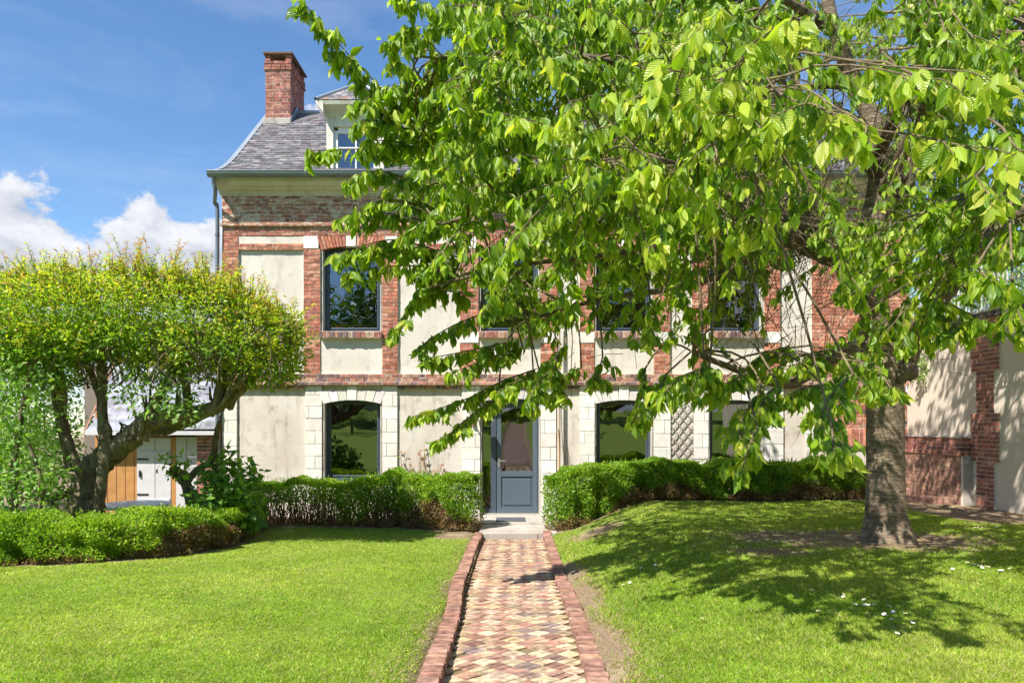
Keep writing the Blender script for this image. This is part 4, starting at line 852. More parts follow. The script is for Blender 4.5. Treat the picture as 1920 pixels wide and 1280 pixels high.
    ST = [([(740, 235), (690, 170), (640, 105), (595, 40), (563, -5)], 6.0), ([(760, 215), (700, 150), (655, 105), (620, 60)], 6.1), ([(790, 200), (740, 165), (690, 185), (668, 200)], 6.1), ([(820, 190), (760, 130), (730, 75), (770, 60)], 6.1), ([(900, 80), (820, 20), (745, -15)], 5.6), ([(860, 140), (800, 75), (760, 50)], 5.8),
          ([(800, 255), (740, 235), (690, 225), (665, 232)], 6.3), ([(790, 300), (720, 280), (660, 280), (582, 283)], 6.5), ([(780, 270), (730, 265), (690, 262)], 6.4), ([(800, 350), (730, 325), (680, 325), (655, 340)], 6.5), ([(810, 390), (740, 375), (690, 385), (668, 395)], 6.5), ([(830, 430), (760, 405), (690, 400), (630, 412)], 6.6), ([(820, 470), (750, 450), (700, 455), (665, 470)], 6.6),
          ([(850, 480), (780, 465), (700, 465), (625, 478)], 6.6), ([(860, 520), (790, 500), (720, 500), (655, 512)], 6.6), ([(870, 550), (810, 545), (770, 575), (742, 618)], 6.8), ([(860, 500), (820, 520), (790, 540)], 6.8), ([(900, 590), (850, 610), (800, 640), (790, 655)], 7.0), ([(960, 640), (890, 655), (840, 665), (795, 672)], 7.0), ([(980, 650), (920, 670), (870, 690), (840, 700)], 7.0),
          ([(1010, 690), (940, 715), (880, 745), (825, 765), (765, 783)], 7.1), ([(935, 745), (875, 785), (845, 812), (815, 828)], 7.1), ([(1000, 700), (960, 720), (930, 735)], 7.0), ([(1040, 690), (1010, 715), (990, 755)], 6.3), ([(1090, 690), (1065, 700), (1045, 735)], 6.5), ([(1060, 650), (1040, 670), (1020, 690)], 6.6), ([(1130, 670), (1120, 700), (1110, 715)], 6.4),
          ([(1210, 690), (1205, 730), (1195, 770), (1185, 790)], 5.7), ([(1250, 700), (1235, 735), (1220, 770)], 5.6), ([(1330, 690), (1290, 700), (1255, 725), (1240, 745)], 4.9), ([(1320, 680), (1310, 700), (1295, 735)], 5.0), ([(1400, 700), (1360, 720), (1330, 735)], 5.2), ([(1430, 730), (1400, 770), (1385, 800), (1390, 825)], 5.0), ([(1460, 720), (1430, 750), (1425, 775)], 5.0), ([(1420, 800), (1400, 850), (1392, 880)], 4.7),
          ([(1540, 720), (1500, 730), (1470, 745)], 5.2), ([(1600, 700), (1560, 740), (1540, 780), (1545, 805)], 4.4), ([(1560, 800), (1562, 830), (1566, 850)], 4.1), ([(1620, 680), (1590, 700), (1575, 725)], 5.4), ([(1640, 660), (1610, 660), (1580, 675)], 6.0), ([(1650, 690), (1665, 720), (1680, 728)], 5.6), ([(1660, 610), (1690, 630), (1700, 650)], 6.5), ([(1540, 660), (1500, 680), (1460, 690)], 6.2), ([(1480, 650), (1440, 660), (1400, 690)], 6.4), ([(1700, 560), (1680, 600), (1650, 620)], 6.6),
          ([(1740, 560), (1780, 570), (1820, 590), (1835, 600)], 5.6), ([(1760, 590), (1790, 610), (1800, 620)], 5.7), ([(1830, 500), (1850, 520), (1865, 530)], 4.4), ([(1900, 560), (1915, 600), (1920, 630)], 4.6), ([(1900, 420), (1890, 450), (1870, 480)], 5.), ([(1830, 330), (1850, 360), (1860, 385)], 4.6), ([(1880, 240), (1900, 270), (1915, 285)], 3.6)]
    for pts, d in ST: strand(pts, d, scale=1.14)
    for a, b, d in ((1330, 60, 3.2), (1280, 150, 3.0), (1340, 170, 3.2), (1250, 170, 3.1), (1200, 190, 3.4), (1500, 40, 2.9), (1470, 60, 3.0), (1560, 235, 3.0), (1610, 250, 3.0), (1640, 265, 3.1), (1470, 255, 3.6), (1390, 245, 3.7), (1350, 330, 3.8), (1440, 270, 3.7), (1220, 330, 3.9), (1160, 350, 4.2), (1080, 380, 4.6), (1300, 400, 4.0), (1350, 400, 4.0), (1400, 440, 4.0), (1240, 440, 4.0), (1440, 420, 3.9), (1820, 195, 3.0), (1880, 190, 2.9), (1900, 330, 2.9), (1100, 200, 3.8), (1010, 250, 4.4), (1050, 160, 4.0), (960, 60, 4.6), (1150, 60, 4.), (1210, 480, 4.1), (1380, 520, 4.1)):
        bough(P(a, b - 20, d), .5, .5, twl=.28, rad=.0035)
    poly = np.array([(850, -60), (800, 40), (810, 150), (765, 210), (765, 330), (790, 420), (830, 500), (900, 560), (960, 600), (1020, 650), (1120, 660), (1200, 670), (1350, 690), (1480, 690), (1560, 670), (1640, 630), (1720, 600), (1830, 550), (1960, 530), (1960, -60)], float)
    def inside(x, y):
        c = False; j = len(poly) - 1
        for i in range(len(poly)):
            if (poly[i][1] > y) != (poly[j][1] > y) and x < (poly[j][0] - poly[i][0]) * (y - poly[i][1]) / (poly[j][1] - poly[i][1]) + poly[i][0]: c = not c
            j = i
        return c
    cen = np.array([3.4, 7.6, 4.6]); n = 0; tries = 0
    while n < 350 and tries < 20000:
        tries += 1; x, y = r.uniform(690, 1960), r.uniform(-60, 780); d = r.uniform(4.4, 11.2)
        if not inside(x, y): continue
        q = P(x, y, d); e = np.sum(((q - cen) / np.array([5.4, 4.2, 4.2])) ** 2)
        if e > 1.05: continue
        thin = math.exp(-(((x - 1560) / 190) ** 2 + ((y - 260) / 170) ** 2))
        if r.rand() < thin * (.9 if d < 8 else .45): continue
        if x > 1400 and y > 430 and d > 6 and r.rand() < .62: continue
        if x > 1000 and y > 450 and r.rand() < .60: continue
        if x > 1450 and y < 450 and d < 7.5 and r.rand() < .6: continue
        bough(q, .75, .16, twl=.44); n += 1
    n = tries = 0
    while n < 85 and tries < 5000:
        tries += 1; x, y, d = r.uniform(790, 1380), r.uniform(-20, 420), r.uniform(5.0, 8.2)
        if inside(x, y): bough(P(x, y, d), .75, .2, twl=.40); n += 1
    for k in range(13):
        bough(P(r.uniform(1570, 1760), r.uniform(400, 660), r.uniform(6.0, 7.6)), .6, .2, twl=.30, rad=.006)
    for k in range(22):
        bough(P(r.uniform(1740, 1940), r.uniform(-20, 420), r.uniform(4.8, 9.5)), .8, .2, twl=.40)
    for k in range(22):
        bough(P(r.uniform(1400, 1760), r.uniform(-30, 430), r.uniform(9.0, 11.5)), .8, .12, twl=.5)
    for k in range(24): bough(P(r.uniform(1740, 1950), r.uniform(230, 500), r.uniform(8.5, 12)), .8, .15, twl=.5)
    for k in range(14): bough(P(r.uniform(1560, 1780), r.uniform(380, 640), r.uniform(5.6, 7.2)), .6, .25, twl=.30, rad=.005)
    for k in range(9): bough(P(r.uniform(1400, 1900), r.uniform(-40, 260), r.uniform(5.5, 9)), .7, .25, twl=.40, rad=.006)
    # bare and lichen-grown inner twigs
    px_ = VX + sk[:, 0] / sk[:, 1] * F; py_ = VY - (sk[:, 2] - EYE) / sk[:, 1] * F; wgt = np.exp(-(((px_ - 1530) / 260) ** 2 + ((py_ - 320) / 220) ** 2)) + .02; wgt /= wgt.sum()
    for k in range(520):
        b = sk[r.choice(len(sk), p=wgt), :3]; dv = norm(r.normal(0, 1, 3) + np.array([0, -.25, -.15])); L2 = r.uniform(.25, 1.0); twig(b, dv, L2, .0065, 0, 0, r.uniform(-.2, .5))
        for q in range(4): twig(b + dv * L2 * r.uniform(.3, 1.), norm(dv) + r.normal(0, .8, 3), r.uniform(.12, .45), .0035, 0, 0, .3)
    for k in range(60):
        x, y, d = r.uniform(1280, 1620), r.uniform(480, 640), r.uniform(6.2, 8.); twig(P(x, y, d), np.array([r.normal(0, .5), r.normal(0, .4), -1]), r.uniform(.3, .8), .005, 0, 0, .1)
    wood.build('branches', M['twig'], t, True, kind='stuff')
    LP, LA, LN, LL, LC = map(np.array, (LP, LA, LN, LL, LC))
    ok = (LP[:, 1] < 13.0) & (LP[:, 1] > 2.3); LP, LA, LN, LL, LC = LP[ok], LA[ok], LN[ok], LL[ok], LC[ok]
    size = LL / LP[:, 1]; px = VX + LP[:, 0] / LP[:, 1] * F; py = VY - (LP[:, 2] - EYE) / LP[:, 1] * F
    vis = (px > 0) & (px < 1915) & (py > -10) & (py < 1200); order = np.argsort(-size * vis); big = order[:300]; rest = order[300:]
    fol = Acc(); which = r.randint(0, 5, len(rest))
    for k in range(5):
        tv = T_BIG[0].copy(); tv[:, 2] += (-.22, -.08, .0, .10, -.35)[k] * tv[:, 0] ** 2; tv[:, 2] += (.10, .25, .04, .18, -.05)[k] * np.abs(tv[:, 1]); tv[:, 1] += (.06, -.05, .0, .04, -.08)[k] * np.sin(tv[:, 0] * 3.1)
        j = rest[which == k]; fol.add(*leaves(LP[j], LA[j], LN[j], LL[j], LL[j] * r.uniform(.32, .54, len(j)), LC[j], (tv, T_BIG[1])))
    fol.build('foliage', M['leaf'], t, True, kind='stuff')
    var = []
    for k in range(8):
        v, f, c, u = leaves(np.zeros((1, 3)), np.array([[1., 0, 0]]), np.array([[0., 0, 1]]), 1., .42 + .02 * k, np.ones((1, 3)), T_BIG); v = v.copy(); v[:, 2] += -.12 * (k % 4 - 1) * v[:, 0] ** 2; var.append(mesh('leaf', v, f, M['leaf'], True, c, u))
    for i in big:
        a = norm(LA[i]); nn = norm(LN[i] - a * np.dot(LN[i], a)); s = np.cross(nn, a); o = bpy.data.objects.new('leaf', var[r.randint(8)]); mm = np.eye(4); mm[:3, :3] = np.stack([a, s, nn], 1) * LL[i]; mm[:3, 3] = LP[i]
        o.color = tuple(LC[i]) + (1,); reg(o, t); o.matrix_basis = Matrix(mm.tolist())
    print('cherry leaves', len(LP))
build_cherry()
# ------------------------------------------------------------------ hedges
BOX_G = [(.13, .25, .018), (.16, .29, .02), (.10, .20, .016), (.20, .33, .025), (.12, .22, .02)]
BOX_Y = [(.34, .42, .04), (.28, .38, .035), (.24, .36, .03)]
BROWN = [(.20, .12, .065), (.26, .165, .095), (.16, .10, .06), (.30, .20, .12)]
def hedge(name, pl, hw, top, seed, label, n, brown=.4, thin=None, light=.25, leaf=.034, base=None, brown_at=None):
    r = np.random.RandomState(seed); pl = np.asarray(pl, float); seg = np.linalg.norm(np.diff(pl, axis=0), axis=1); cum = np.r_[0, np.cumsum(seg)]; L = cum[-1]
    t = thing(name, (pl[0][0], pl[0][1], 0), label, 'hedge', 'clipped box hedges round the lawn')
    def at(s): return np.stack([np.interp(s, cum, pl[:, 0]), np.interp(s, cum, pl[:, 1])], -1)
    s = r.uniform(-hw * .6, L + hw * .6, n); sc_ = np.clip(s, 0, L); c = at(sc_); d = at(np.clip(sc_ + .05, 0, L)) - at(np.clip(sc_ - .05, 0, L)); d = norm(d); nn = np.stack([-d[:, 1], d[:, 0]], -1)
    c = c + d * (s - sc_)[:, None]
    a = r.uniform(0, 1, n)                             # walk round the section: front side, top, rear side
    u = np.where(a < .52, -1., np.where(a < .84, (a - .52) / .16 - 1, 1.)); w = np.where(a < .52, a / .52, np.where(a < .84, 1., (1 - a) / .16))
    bump = .04 * np.sin(s * 7.1 + w * 5 + seed) + .04 * np.sin(s * 15.3 + u * 4) + .035 * np.sin(w * 11 + s * 9); dep = np.where(r.rand(n) < .35, r.uniform(.05, .26, n), np.abs(r.normal(0, .07, n)) - .02)
    endf = np.clip(np.minimum(s + hw * .6, L + hw * .6 - s) / (hw * .7), .15, 1) ** .5
    gzz = gz(c[:, 0], c[:, 1]); tz = np.broadcast_to(top(s) if callable(top) else top, n) + .045 * np.sin(s * 4.3 + seed) + .03 * np.sin(s * 11)
    U = u * (hw * endf + bump - dep) * (1 - .18 * np.maximum(0, w - .8) / .2); Wz = gzz + .03 + (tz - gzz - .03) * (w - np.where(w > .98, dep * .6 - bump * .4, 0))
    pos = np.concatenate([c + nn * U[:, None], Wz[:, None]], 1); out = np.concatenate([nn * u[:, None], (w > .9)[:, None] * 1.], 1)
    # bare brown zones low down, uneven along the hedge
    bz = brown + .16 * np.sin(s * 2.3 + seed * 1.7) + .12 * np.sin(s * 5.9 + 1)  + (brown_at(s) if brown_at else 0); dry = r.uniform(0, 1, n) < np.clip((bz - w) * 6, 0, .93)
    keep = ~(dry & (r.uniform(0, 1, n) < .15))
    if thin is not None: keep &= r.uniform(0, 1, n) > thin(s, w)
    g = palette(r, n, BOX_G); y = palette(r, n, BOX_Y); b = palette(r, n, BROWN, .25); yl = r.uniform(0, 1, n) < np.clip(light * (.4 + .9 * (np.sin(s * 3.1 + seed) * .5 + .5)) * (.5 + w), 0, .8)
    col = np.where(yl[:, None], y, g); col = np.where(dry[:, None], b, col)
    ax = norm(out * .8 + rand_dir(r, n) * .9 + np.array([0, 0, .45])); nr = norm(out + rand_dir(r, n) * .8 + np.array([0, -.1, .3])); LL = leaf * r.uniform(.7, 1.35, n)
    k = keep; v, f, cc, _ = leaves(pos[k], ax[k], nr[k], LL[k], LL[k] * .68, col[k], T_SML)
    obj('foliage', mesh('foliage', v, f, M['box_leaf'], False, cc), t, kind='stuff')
    # sprigs sticking out of the top, and stems
    st = Acc(); sp = []
    for q in range(int(L * 130)):
        s0 = r.uniform(0, L); p = at(s0); dd = norm(at(min(s0 + .05, L)) - at(max(s0 - .05, 0))); n2 = np.array([-dd[1], dd[0]]); z0 = float(gz(p[0], p[1])); o = r.uniform(-.8, .8) * hw; tz0 = float(top(s0) if callable(top) else top)
        z1 = z0 + (tz0 - z0) * r.uniform(.5, .95); b0 = np.array([*(p + n2 * o * .35), z0 - .02]); b1 = np.array([*(p + n2 * o + r.normal(0, .05, 2)), z1]); m = (b0 + b1) / 2 + np.array([*r.normal(0, .05, 2), 0])
        P3 = np.stack([b0, m, b1]); v, f = tube_geo(P3, np.array([.008, .006, .003]), 4); st.add(v, f)
    st.build('stems', M['dry'], t, True, kind='stuff')
    ns = int(L * 45); s0 = r.uniform(0, L, ns); c0 = at(s0); tzz = np.broadcast_to(top(s0) if callable(top) else top, ns); hh = r.uniform(.02, .085, ns); P0 = np.concatenate([c0 + r.uniform(-.8, .8, (ns, 2)) * hw * .8, (tzz + .0)[:, None]], 1)
    for k in range(5): sp.append(P0 + np.array([0, 0, 1.]) * hh[:, None] * k / 4)
    sp = np.concatenate(sp); v, f, cc, _ = leaves(sp, rand_dir(r, len(sp)) + np.array([0, 0, .8]), rand_dir(r, len(sp)), leaf, leaf * .6, palette(r, len(sp), BOX_Y + BOX_G), T_SML); obj('top_sprigs', mesh('top_sprigs', v, f, M['box_leaf'], False, cc), t, kind='stuff')
hedge('box_hedge', HEDGE_F, .40, lambda s: .60 - .10 * ss(4.3, 5.2, s), 2, 'low bright yellow green box hedge below the pruned tree', 120000, .30, light=.75, brown_at=lambda s: .45 * np.exp(-((s - 5.0) / .5) ** 2))
hedge('box_hedge', HEDGE_L, .34, lambda s: .70 + .12 * ss(1.2, 2.6, s), 4, 'box hedge under the ground floor window left of the door', 80000, .40,
      thin=lambda s, w: .45 * ss(2.2, .8, s) + .40 * (w < .5) * ss(3.1, 1.5, s), light=.3)
hedge('box_hedge', HEDGE_R, .36, lambda s: .88 + .15 * ss(0, 1.2, s), 6, 'long box hedge below the windows right of the door', 130000, .33, light=.30)

# ------------------------------------------------------------------ pruned tree and shrubs on the left
def clump(r, lumps, n, leafL, ratio, cols, T, up=.2, droop=0., shell=.55, top_cols=None):
    """leaves in the outer part of overlapping lumps given as (px, py, rx px, ry px, distance, depth radius)"""
    A = []; wts = np.array([l[2] * l[3] for l in lumps], float); wts /= wts.sum(); S = np.array(lumps, float)
    idx = r.choice(len(lumps), n, p=wts); q = rand_dir(r, n); rad = shell + (1.04 - shell) * r.uniform(0, 1, n) ** .6; rad *= 1 + .13 * np.sin(q[:, 0] * 9 + idx) + .12 * np.sin(q[:, 2] * 13 + idx * 2) + .09 * np.sin(q[:, 0] * 23 + q[:, 1] * 17 + idx)
    D = S[idx, 4]; cx = (S[idx, 0] - VX) * D / F; cz = EYE + (VY - S[idx, 1]) * D / F; R = np.stack([S[idx, 2] * D / F, S[idx, 5], S[idx, 3] * D / F], -1)
    pos = np.stack([cx, D, cz], -1) + q * R * rad[:, None]; ax = norm(q * .7 + rand_dir(r, n) * .7 + np.array([0, 0, up - droop])); nr = norm(q * .5 + rand_dir(r, n) * .6 + np.array([0, -.1, .8])); LL = leafL * r.uniform(.65, 1.3, n)
    col = palette(r, n, cols)
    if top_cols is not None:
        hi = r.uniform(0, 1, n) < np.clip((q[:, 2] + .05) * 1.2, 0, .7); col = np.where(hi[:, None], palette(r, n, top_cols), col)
    return leaves(pos, ax, nr, LL, LL * ratio, col, T)
def build_left():
    r = np.random.RandomState(17); d = 10.2; k = d / F
    b = P(165, 985, d); b[2] = float(gz(b[0], b[1])); t = thing('pruned_tree', tuple(b), 'old gnarled pruned tree with flat dense crown left of the house', 'tree')
    def lb(name, pts, mat='oldbark', wob=.10, sides=12):
        p, q = smooth_path([P(a, c, d + e) for a, c, e, _ in pts], [w * k * .72 for *_, w in pts], 6); p = p + np.cumsum(r.normal(0, .006, p.shape), 0) * (np.arange(len(p)) > 6)[:, None]; v, f = tube_geo(p, q, sides, wob); return obj(name, mesh(name, v, f, M[mat], True), t)
    trunk_p, _ = smooth_path([P(a, c, d + e) for a, c, e in ((225, 845, -.1), (258, 822, -.2), (290, 800, -.2), (335, 792, -.2), (390, 782, -.1), (430, 760, 0), (462, 728, .1))], np.ones(7), 6); trunk_p = np.concatenate([trunk_p, trunk_p])
    lb('trunk', [(162, 1000, 0, 46), (163, 950, 0, 40), (166, 905, 0, 37), (185, 875, 0, 34), (225, 845, -.1, 29), (258, 822, -.2, 26), (290, 800, -.2, 24), (335, 792, -.2, 22), (390, 782, -.1, 18), (430, 760, 0, 15), (462, 728, .1, 13), (490, 690, .2, 10), (520, 650, .2, 6)])
    lb('limb', [(185, 960, -.2, 15), (192, 880, -.25, 14), (190, 800, -.2, 13), (186, 720, -.1, 12), (190, 660, 0, 11), (188, 590, 0, 9), (180, 540, 0, 5)])
    lb('limb', [(187, 745, -.1, 8), (172, 700, 0, 8), (160, 650, 0, 8), (163, 590, 0, 5)])
    lb('limb', [(140, 880, .1, 20), (118, 800, .1, 15), (112, 720, .2, 16), (105, 660, .2, 12), (95, 590, .2, 7)])
    lb('limb', [(150, 890, -.3, 9), (135, 850, -.3, 8), (113, 800, -.2, 7), (100, 740, -.1, 5), (95, 690, 0, 4)])
    lb('limb', [(150, 905, 0, 16), (125, 925, 0, 12), (85, 935, .1, 9), (40, 930, .2, 7), (-20, 915, .2, 5)])
    lb('limb', [(80, 915, -.1, 9), (98, 950, -.1, 10), (115, 990, -.1, 11)])
    lb('limb', [(265, 825, -.2, 18), (275, 780, -.2, 16), (295, 740, -.1, 13), (325, 700, 0, 10), (345, 650, 0, 7)])
    lb('limb', [(205, 830, -.2, 9), (203, 805, -.2, 9), (198, 790, -.2, 5)])
    lb('limb', [(200, 850, .3, 14), (250, 810, .4, 12), (310, 810, .4, 12), (370, 790, .3, 10), (420, 740, .3, 9), (440, 680, .4, 6)])
    lb('limb', [(350, 790, -.2, 12), (352, 745, -.1, 11), (348, 690, 0, 10), (340, 640, .1, 6)]); lb('limb', [(400, 775, -.1, 11), (412, 720, -.1, 10), (405, 660, .1, 6)]); lb('limb', [(430, 765, 0, 10), (455, 710, -.2, 8), (495, 670, -.3, 6), (540, 640, -.2, 3)]); lb('limb', [(330, 700, -.1, 7), (315, 650, .1, 6), (300, 610, .1, 4)])
    tw = Acc()
    for q in range(420):
        x = r.uniform(20, 540); z = r.uniform(640, 730); e = r.uniform(-.8, .9); p0 = P(x, z, d + e); p1 = p0 + np.array([r.normal(0, .22), r.normal(0, .2), r.uniform(.1, .6)]); v, f = tube_geo(np.stack([p0, (p0 + p1) / 2 + r.normal(0, .04, 3), p1]), np.array([.012, .009, .004]), 4); tw.add(v, f)
    for q in range(26):
        p0 = trunk_p[r.randint(int(len(trunk_p) * .52), int(len(trunk_p) * .9))]; p1 = p0 + np.array([r.normal(.1, .2), r.normal(0, .15), r.uniform(.2, .7)]); v, f = tube_geo(np.stack([p0, (p0 + p1) / 2 + r.normal(0, .05, 3), p1]), np.array([.03, .024, .012]), 6); tw.add(v, f)
    tw.build('branches', M['oldbark'], t, True, kind='stuff')
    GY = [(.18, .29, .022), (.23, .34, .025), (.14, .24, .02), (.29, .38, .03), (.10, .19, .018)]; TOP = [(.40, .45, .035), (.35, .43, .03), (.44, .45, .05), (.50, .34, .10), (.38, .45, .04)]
    LU = [(30, 600, 120, 78, d, 1.15), (-60, 610, 110, 85, d, 1.2), (140, 590, 110, 72, d, 1.15), (235, 595, 105, 75, d + .1, 1.15), (330, 598, 105, 72, d + .1, 1.15), (425, 605, 95, 72, d + .1, 1.1), (500, 640, 68, 66, d + .1, 1.0), (60, 650, 100, 48, d - .2, .9), (250, 640, 110, 42, d - .1, .9), (400, 655, 110, 42, d - .1, .9), (500, 690, 52, 34, d, .7), (150, 640, 90, 40, d - .3, .8), (10, 545, 60, 34, d + .2, .9), (110, 535, 40, 34, d + .1, .6), (190, 540, 50, 32, d + .2, .7), (265, 545, 36, 34, d + .3, .6), (330, 540, 34, 32, d, .6), (400, 550, 40, 30, d + .2, .6), (470, 585, 34, 34, d + .1, .6), (535, 620, 30, 46, d, .5), (530, 680, 36, 36, d - .1, .5), (300, 690, 60, 26, d - .2, .5), (440, 700, 50, 24, d + .1, .5), (90, 700, 60, 30, d, .5)]
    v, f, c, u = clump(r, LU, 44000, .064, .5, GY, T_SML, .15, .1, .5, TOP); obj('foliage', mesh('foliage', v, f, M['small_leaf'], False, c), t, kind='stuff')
    # upright young shoots
    sh = Acc(); PP, AA, NN, CC = [], [], [], []
    for q in range(300):
        x = r.uniform(-20, 560); y0 = 548 + 14 * math.sin(x * .02) + max(0, x - 400) ** 1.25 * .22; hgt = r.uniform(.3, .62) * (1.1 if r.rand() < .35 else .65); p0 = P(x, y0, d + r.uniform(-.5, .8)); lean = r.normal(0, .10, 2); pts = np.array([p0 + np.array([lean[0] * s * s, lean[1] * s, s * hgt]) for s in np.linspace(0, 1, 6)]); v, f = tube_geo(pts, np.linspace(.006, .002, 6), 4); sh.add(v, f)
        for s in np.linspace(.0, 1, int(hgt / .022)):
            p = p0 + np.array([lean[0] * s * s, lean[1] * s, s * hgt])
            for sg in (-1, 1): a = r.uniform(0, 6.28); PP.append(p); AA.append((math.cos(a), math.sin(a), r.uniform(-.1, .5))); NN.append((0, -.2, 1)); CC.append(np.array((.36, .20, .09) if r.rand() < .25 + .5 * (s > .75) else (.26, .34, .035)) * r.uniform(.8, 1.2))
    S_ = np.array(LU)
    for q in range(520):
        L0 = S_[r.randint(len(S_))]; dv = rand_dir(r, 1)[0]; dv[2] = abs(dv[2]) * (1 if r.rand() < .75 else -1); dv[1] = -abs(dv[1]) if r.rand() < .7 else dv[1]; p0 = P(L0[0], L0[1], L0[4]) + dv * np.array([L0[2] * L0[4] / F, L0[5], L0[3] * L0[4] / F]) * .95; hgt = r.uniform(.12, .34); d2 = norm(dv + np.array([0, 0, .7]) + r.normal(0, .25, 3))
        pts = np.array([p0 + d2 * hgt * k_ for k_ in np.linspace(0, 1, 4)]); v, f = tube_geo(pts, np.linspace(.005, .002, 4), 4); sh.add(v, f)
        for s in np.linspace(0, 1, int(hgt / .02)):
            for sg in (-1, 1): a = r.uniform(0, 6.28); PP.append(p0 + d2 * hgt * s); AA.append((math.cos(a), math.sin(a), r.uniform(-.3, .3))); NN.append((0, -.2, 1)); CC.append(np.array((.46, .30, .09) if r.rand() < .12 + .2 * (s > .8) else ((.44, .47, .04) if r.rand() < .5 else (.30, .40, .03))) * r.uniform(.75, 1.2))
    sh.build('shoots', M['dry'], t, True, kind='stuff'); PP = np.array(PP); v, f, c, u = leaves(PP, np.array(AA), np.array(NN, float), r.uniform(.04, .07, len(PP)), .030, np.array(CC), T_SML); obj('shoot_leaves', mesh('shoot_leaves', v, f, M['small_leaf'], False, c), t, kind='stuff')
    # elder like shrub with pale compound leaves at the left edge, and a pale sucker spray
    def shrub(name, lumps, n, leafL, cols, label, seed, cat='shrub', stems=(), ratio=.5, T=T_MID, big=0):
        rr = np.random.RandomState(seed); b = P(lumps[0][0], 990, lumps[0][4]); tt = thing(name, (b[0], b[1], float(gz(b[0], b[1]))), label, cat)
        v, f, c, u = clump(rr, lumps, n, leafL, ratio, cols, T, .05, .2, .35); obj('foliage', mesh('foliage', v, f, M['small_leaf'], True, c), tt, kind='stuff')
        for s_ in stems: tube('stem', M['oldbark'], [P(a, c_, e) for a, c_, e, _ in s_], [w * s_[0][2] / F for *_, w in s_], tt, 8, 5, .06)
        return tt
    PALE = [(.22, .34, .09), (.26, .38, .12), (.18, .30, .06), (.30, .40, .15), (.15, .27, .05)]; MIDG = [(.14, .27, .03), (.17, .31, .035), (.11, .22, .025), (.20, .34, .05)]
    shrub('elder_shrub', [(25, 760, 75, 95, 9.4, .6), (10, 870, 80, 90, 9.4, .6), (50, 940, 70, 60, 9.3, .5), (-50, 800, 80, 150, 9.5, .7), (85, 880, 40, 40, 9.3, .4), (60, 690, 60, 60, 9.5, .5), (40, 820, 90, 130, 10.8, .5)], 4200, .085, MIDG + PALE, 'leafy green elder shrub at the left edge of the lawn', 41, stems=[[(30, 1000, 9.5, 8), (25, 900, 9.5, 7), (40, 780, 9.5, 5), (60, 680, 9.5, 3)], [(60, 1000, 9.4, 6), (80, 920, 9.3, 5), (50, 820, 9.3, 3)]])
    shrub('sucker_shoots', [(280, 745, 62, 34, 9.75, .3), (335, 735, 45, 40, 9.75, .3), (240, 725, 40, 26, 9.8, .3), (350, 775, 25, 25, 9.7, .2)], 520, .085, PALE, 'pale green leafy shoots growing through the middle of the pruned tree', 43, stems=[[(262, 815, 9.9, 5), (275, 770, 9.8, 4), (300, 735, 9.75, 3), (330, 710, 9.75, 2)]])
    shrub('leafy_bush', [(415, 935, 62, 55, 10.7, .5), (445, 905, 44, 46, 10.8, .4), (465, 955, 30, 40, 10.7, .3), (390, 975, 55, 34, 10.7, .4), (440, 975, 40, 28, 10.8, .4), (400, 880, 22, 22, 10.9, .25), (430, 860, 14, 22, 10.9, .2)], 1500, .115, MIDG + [(.09, .19, .03), (.08, .17, .03)], 'broad leaved bush at the corner between the two left hedges', 47, 'bush', ratio=.68, stems=[[(405, 1000, 10.9, 6), (410, 930, 10.9, 5), (402, 870, 10.9, 5)]])
    tt = shrub('pollarded_shrub', [(318, 868, 20, 16, 11.0, .2), (338, 885, 18, 14, 11.0, .2), (345, 858, 16, 12, 11., .2)], 150, .09, MIDG, 'small gnarled pollarded shrub before the white shed doors', 53, stems=[[(362, 960, 11.0, 11), (352, 915, 11.0, 10), (340, 893, 11.0, 11), (322, 878, 11., 8)], [(352, 900, 11., 7), (372, 878, 11., 6), (398, 862, 11., 6), (405, 820, 11., 6), (412, 790, 11., 4)]])
    # dry climber on the wall between left window and door
    b = P(785, 905, 13.9); tt = thing('dry_climber', (b[0], 13.85, .3), 'withered climbing plant with red brown leaves on the wall left of the door', 'climber'); PP = []
    for x0, y0, x1, y1 in ((772, 905, 752, 845), (780, 905, 768, 870), (790, 905, 788, 845), (800, 905, 795, 838), (805, 905, 815, 880), (812, 905, 828, 870), (785, 905, 775, 878)):
        a, c, e = P(x0, y0, 13.86), P((x0 + x1) / 2 + r.normal(0, 4), (y0 + y1) / 2, 13.9), P(x1, y1, 13.94); p, q = smooth_path([a, c, e], [.008, .006, .004], 4); v, f = tube_geo(p, q, 5); obj('stem', mesh('stem', v, f, M['dry'], True), tt)
        PP += [p[i] + r.normal(0, .02, 3) * (1, .3, 1) for i in range(3, len(p)) for _ in range(3)]
    PP = np.array(PP); v, f, c, u = leaves(PP, rand_dir(r, len(PP)) + (0, -.5, -.4), rand_dir(r, len(PP)), .055, .035, palette(r, len(PP), [(.30, .12, .09), (.36, .20, .12), (.28, .30, .08), (.40, .26, .16)]), T_MID); obj('withered_leaves', mesh('withered_leaves', v, f, M['small_leaf'], False, c), tt, kind='stuff')
    # shrubs beyond the garden wall, ivy on its corner
    shrub('shrub_beyond_wall', [(1850, 540, 70, 60, 14.0, 1.2), (1790, 560, 60, 50, 15.5, 1.0), (1940, 520, 80, 80, 12.5, 1.2), (1760, 520, 50, 60, 17., 1.)], 9000, .075, MIDG + PALE, 'sunlit green shrubs seen through the railing above the garden wall', 59)
    shrub('background_shrub', [(60, 720, 90, 110, 17.5, 1.5), (-40, 700, 100, 140, 17, 1.5), (0, 850, 160, 90, 16.5, 1.2), (100, 860, 60, 90, 16.5, 1.)], 9000, .12, [(.08, .16, .025), (.10, .19, .03), (.07, .14, .02)], 'dark green shrubs behind the shed at the far left', 67)
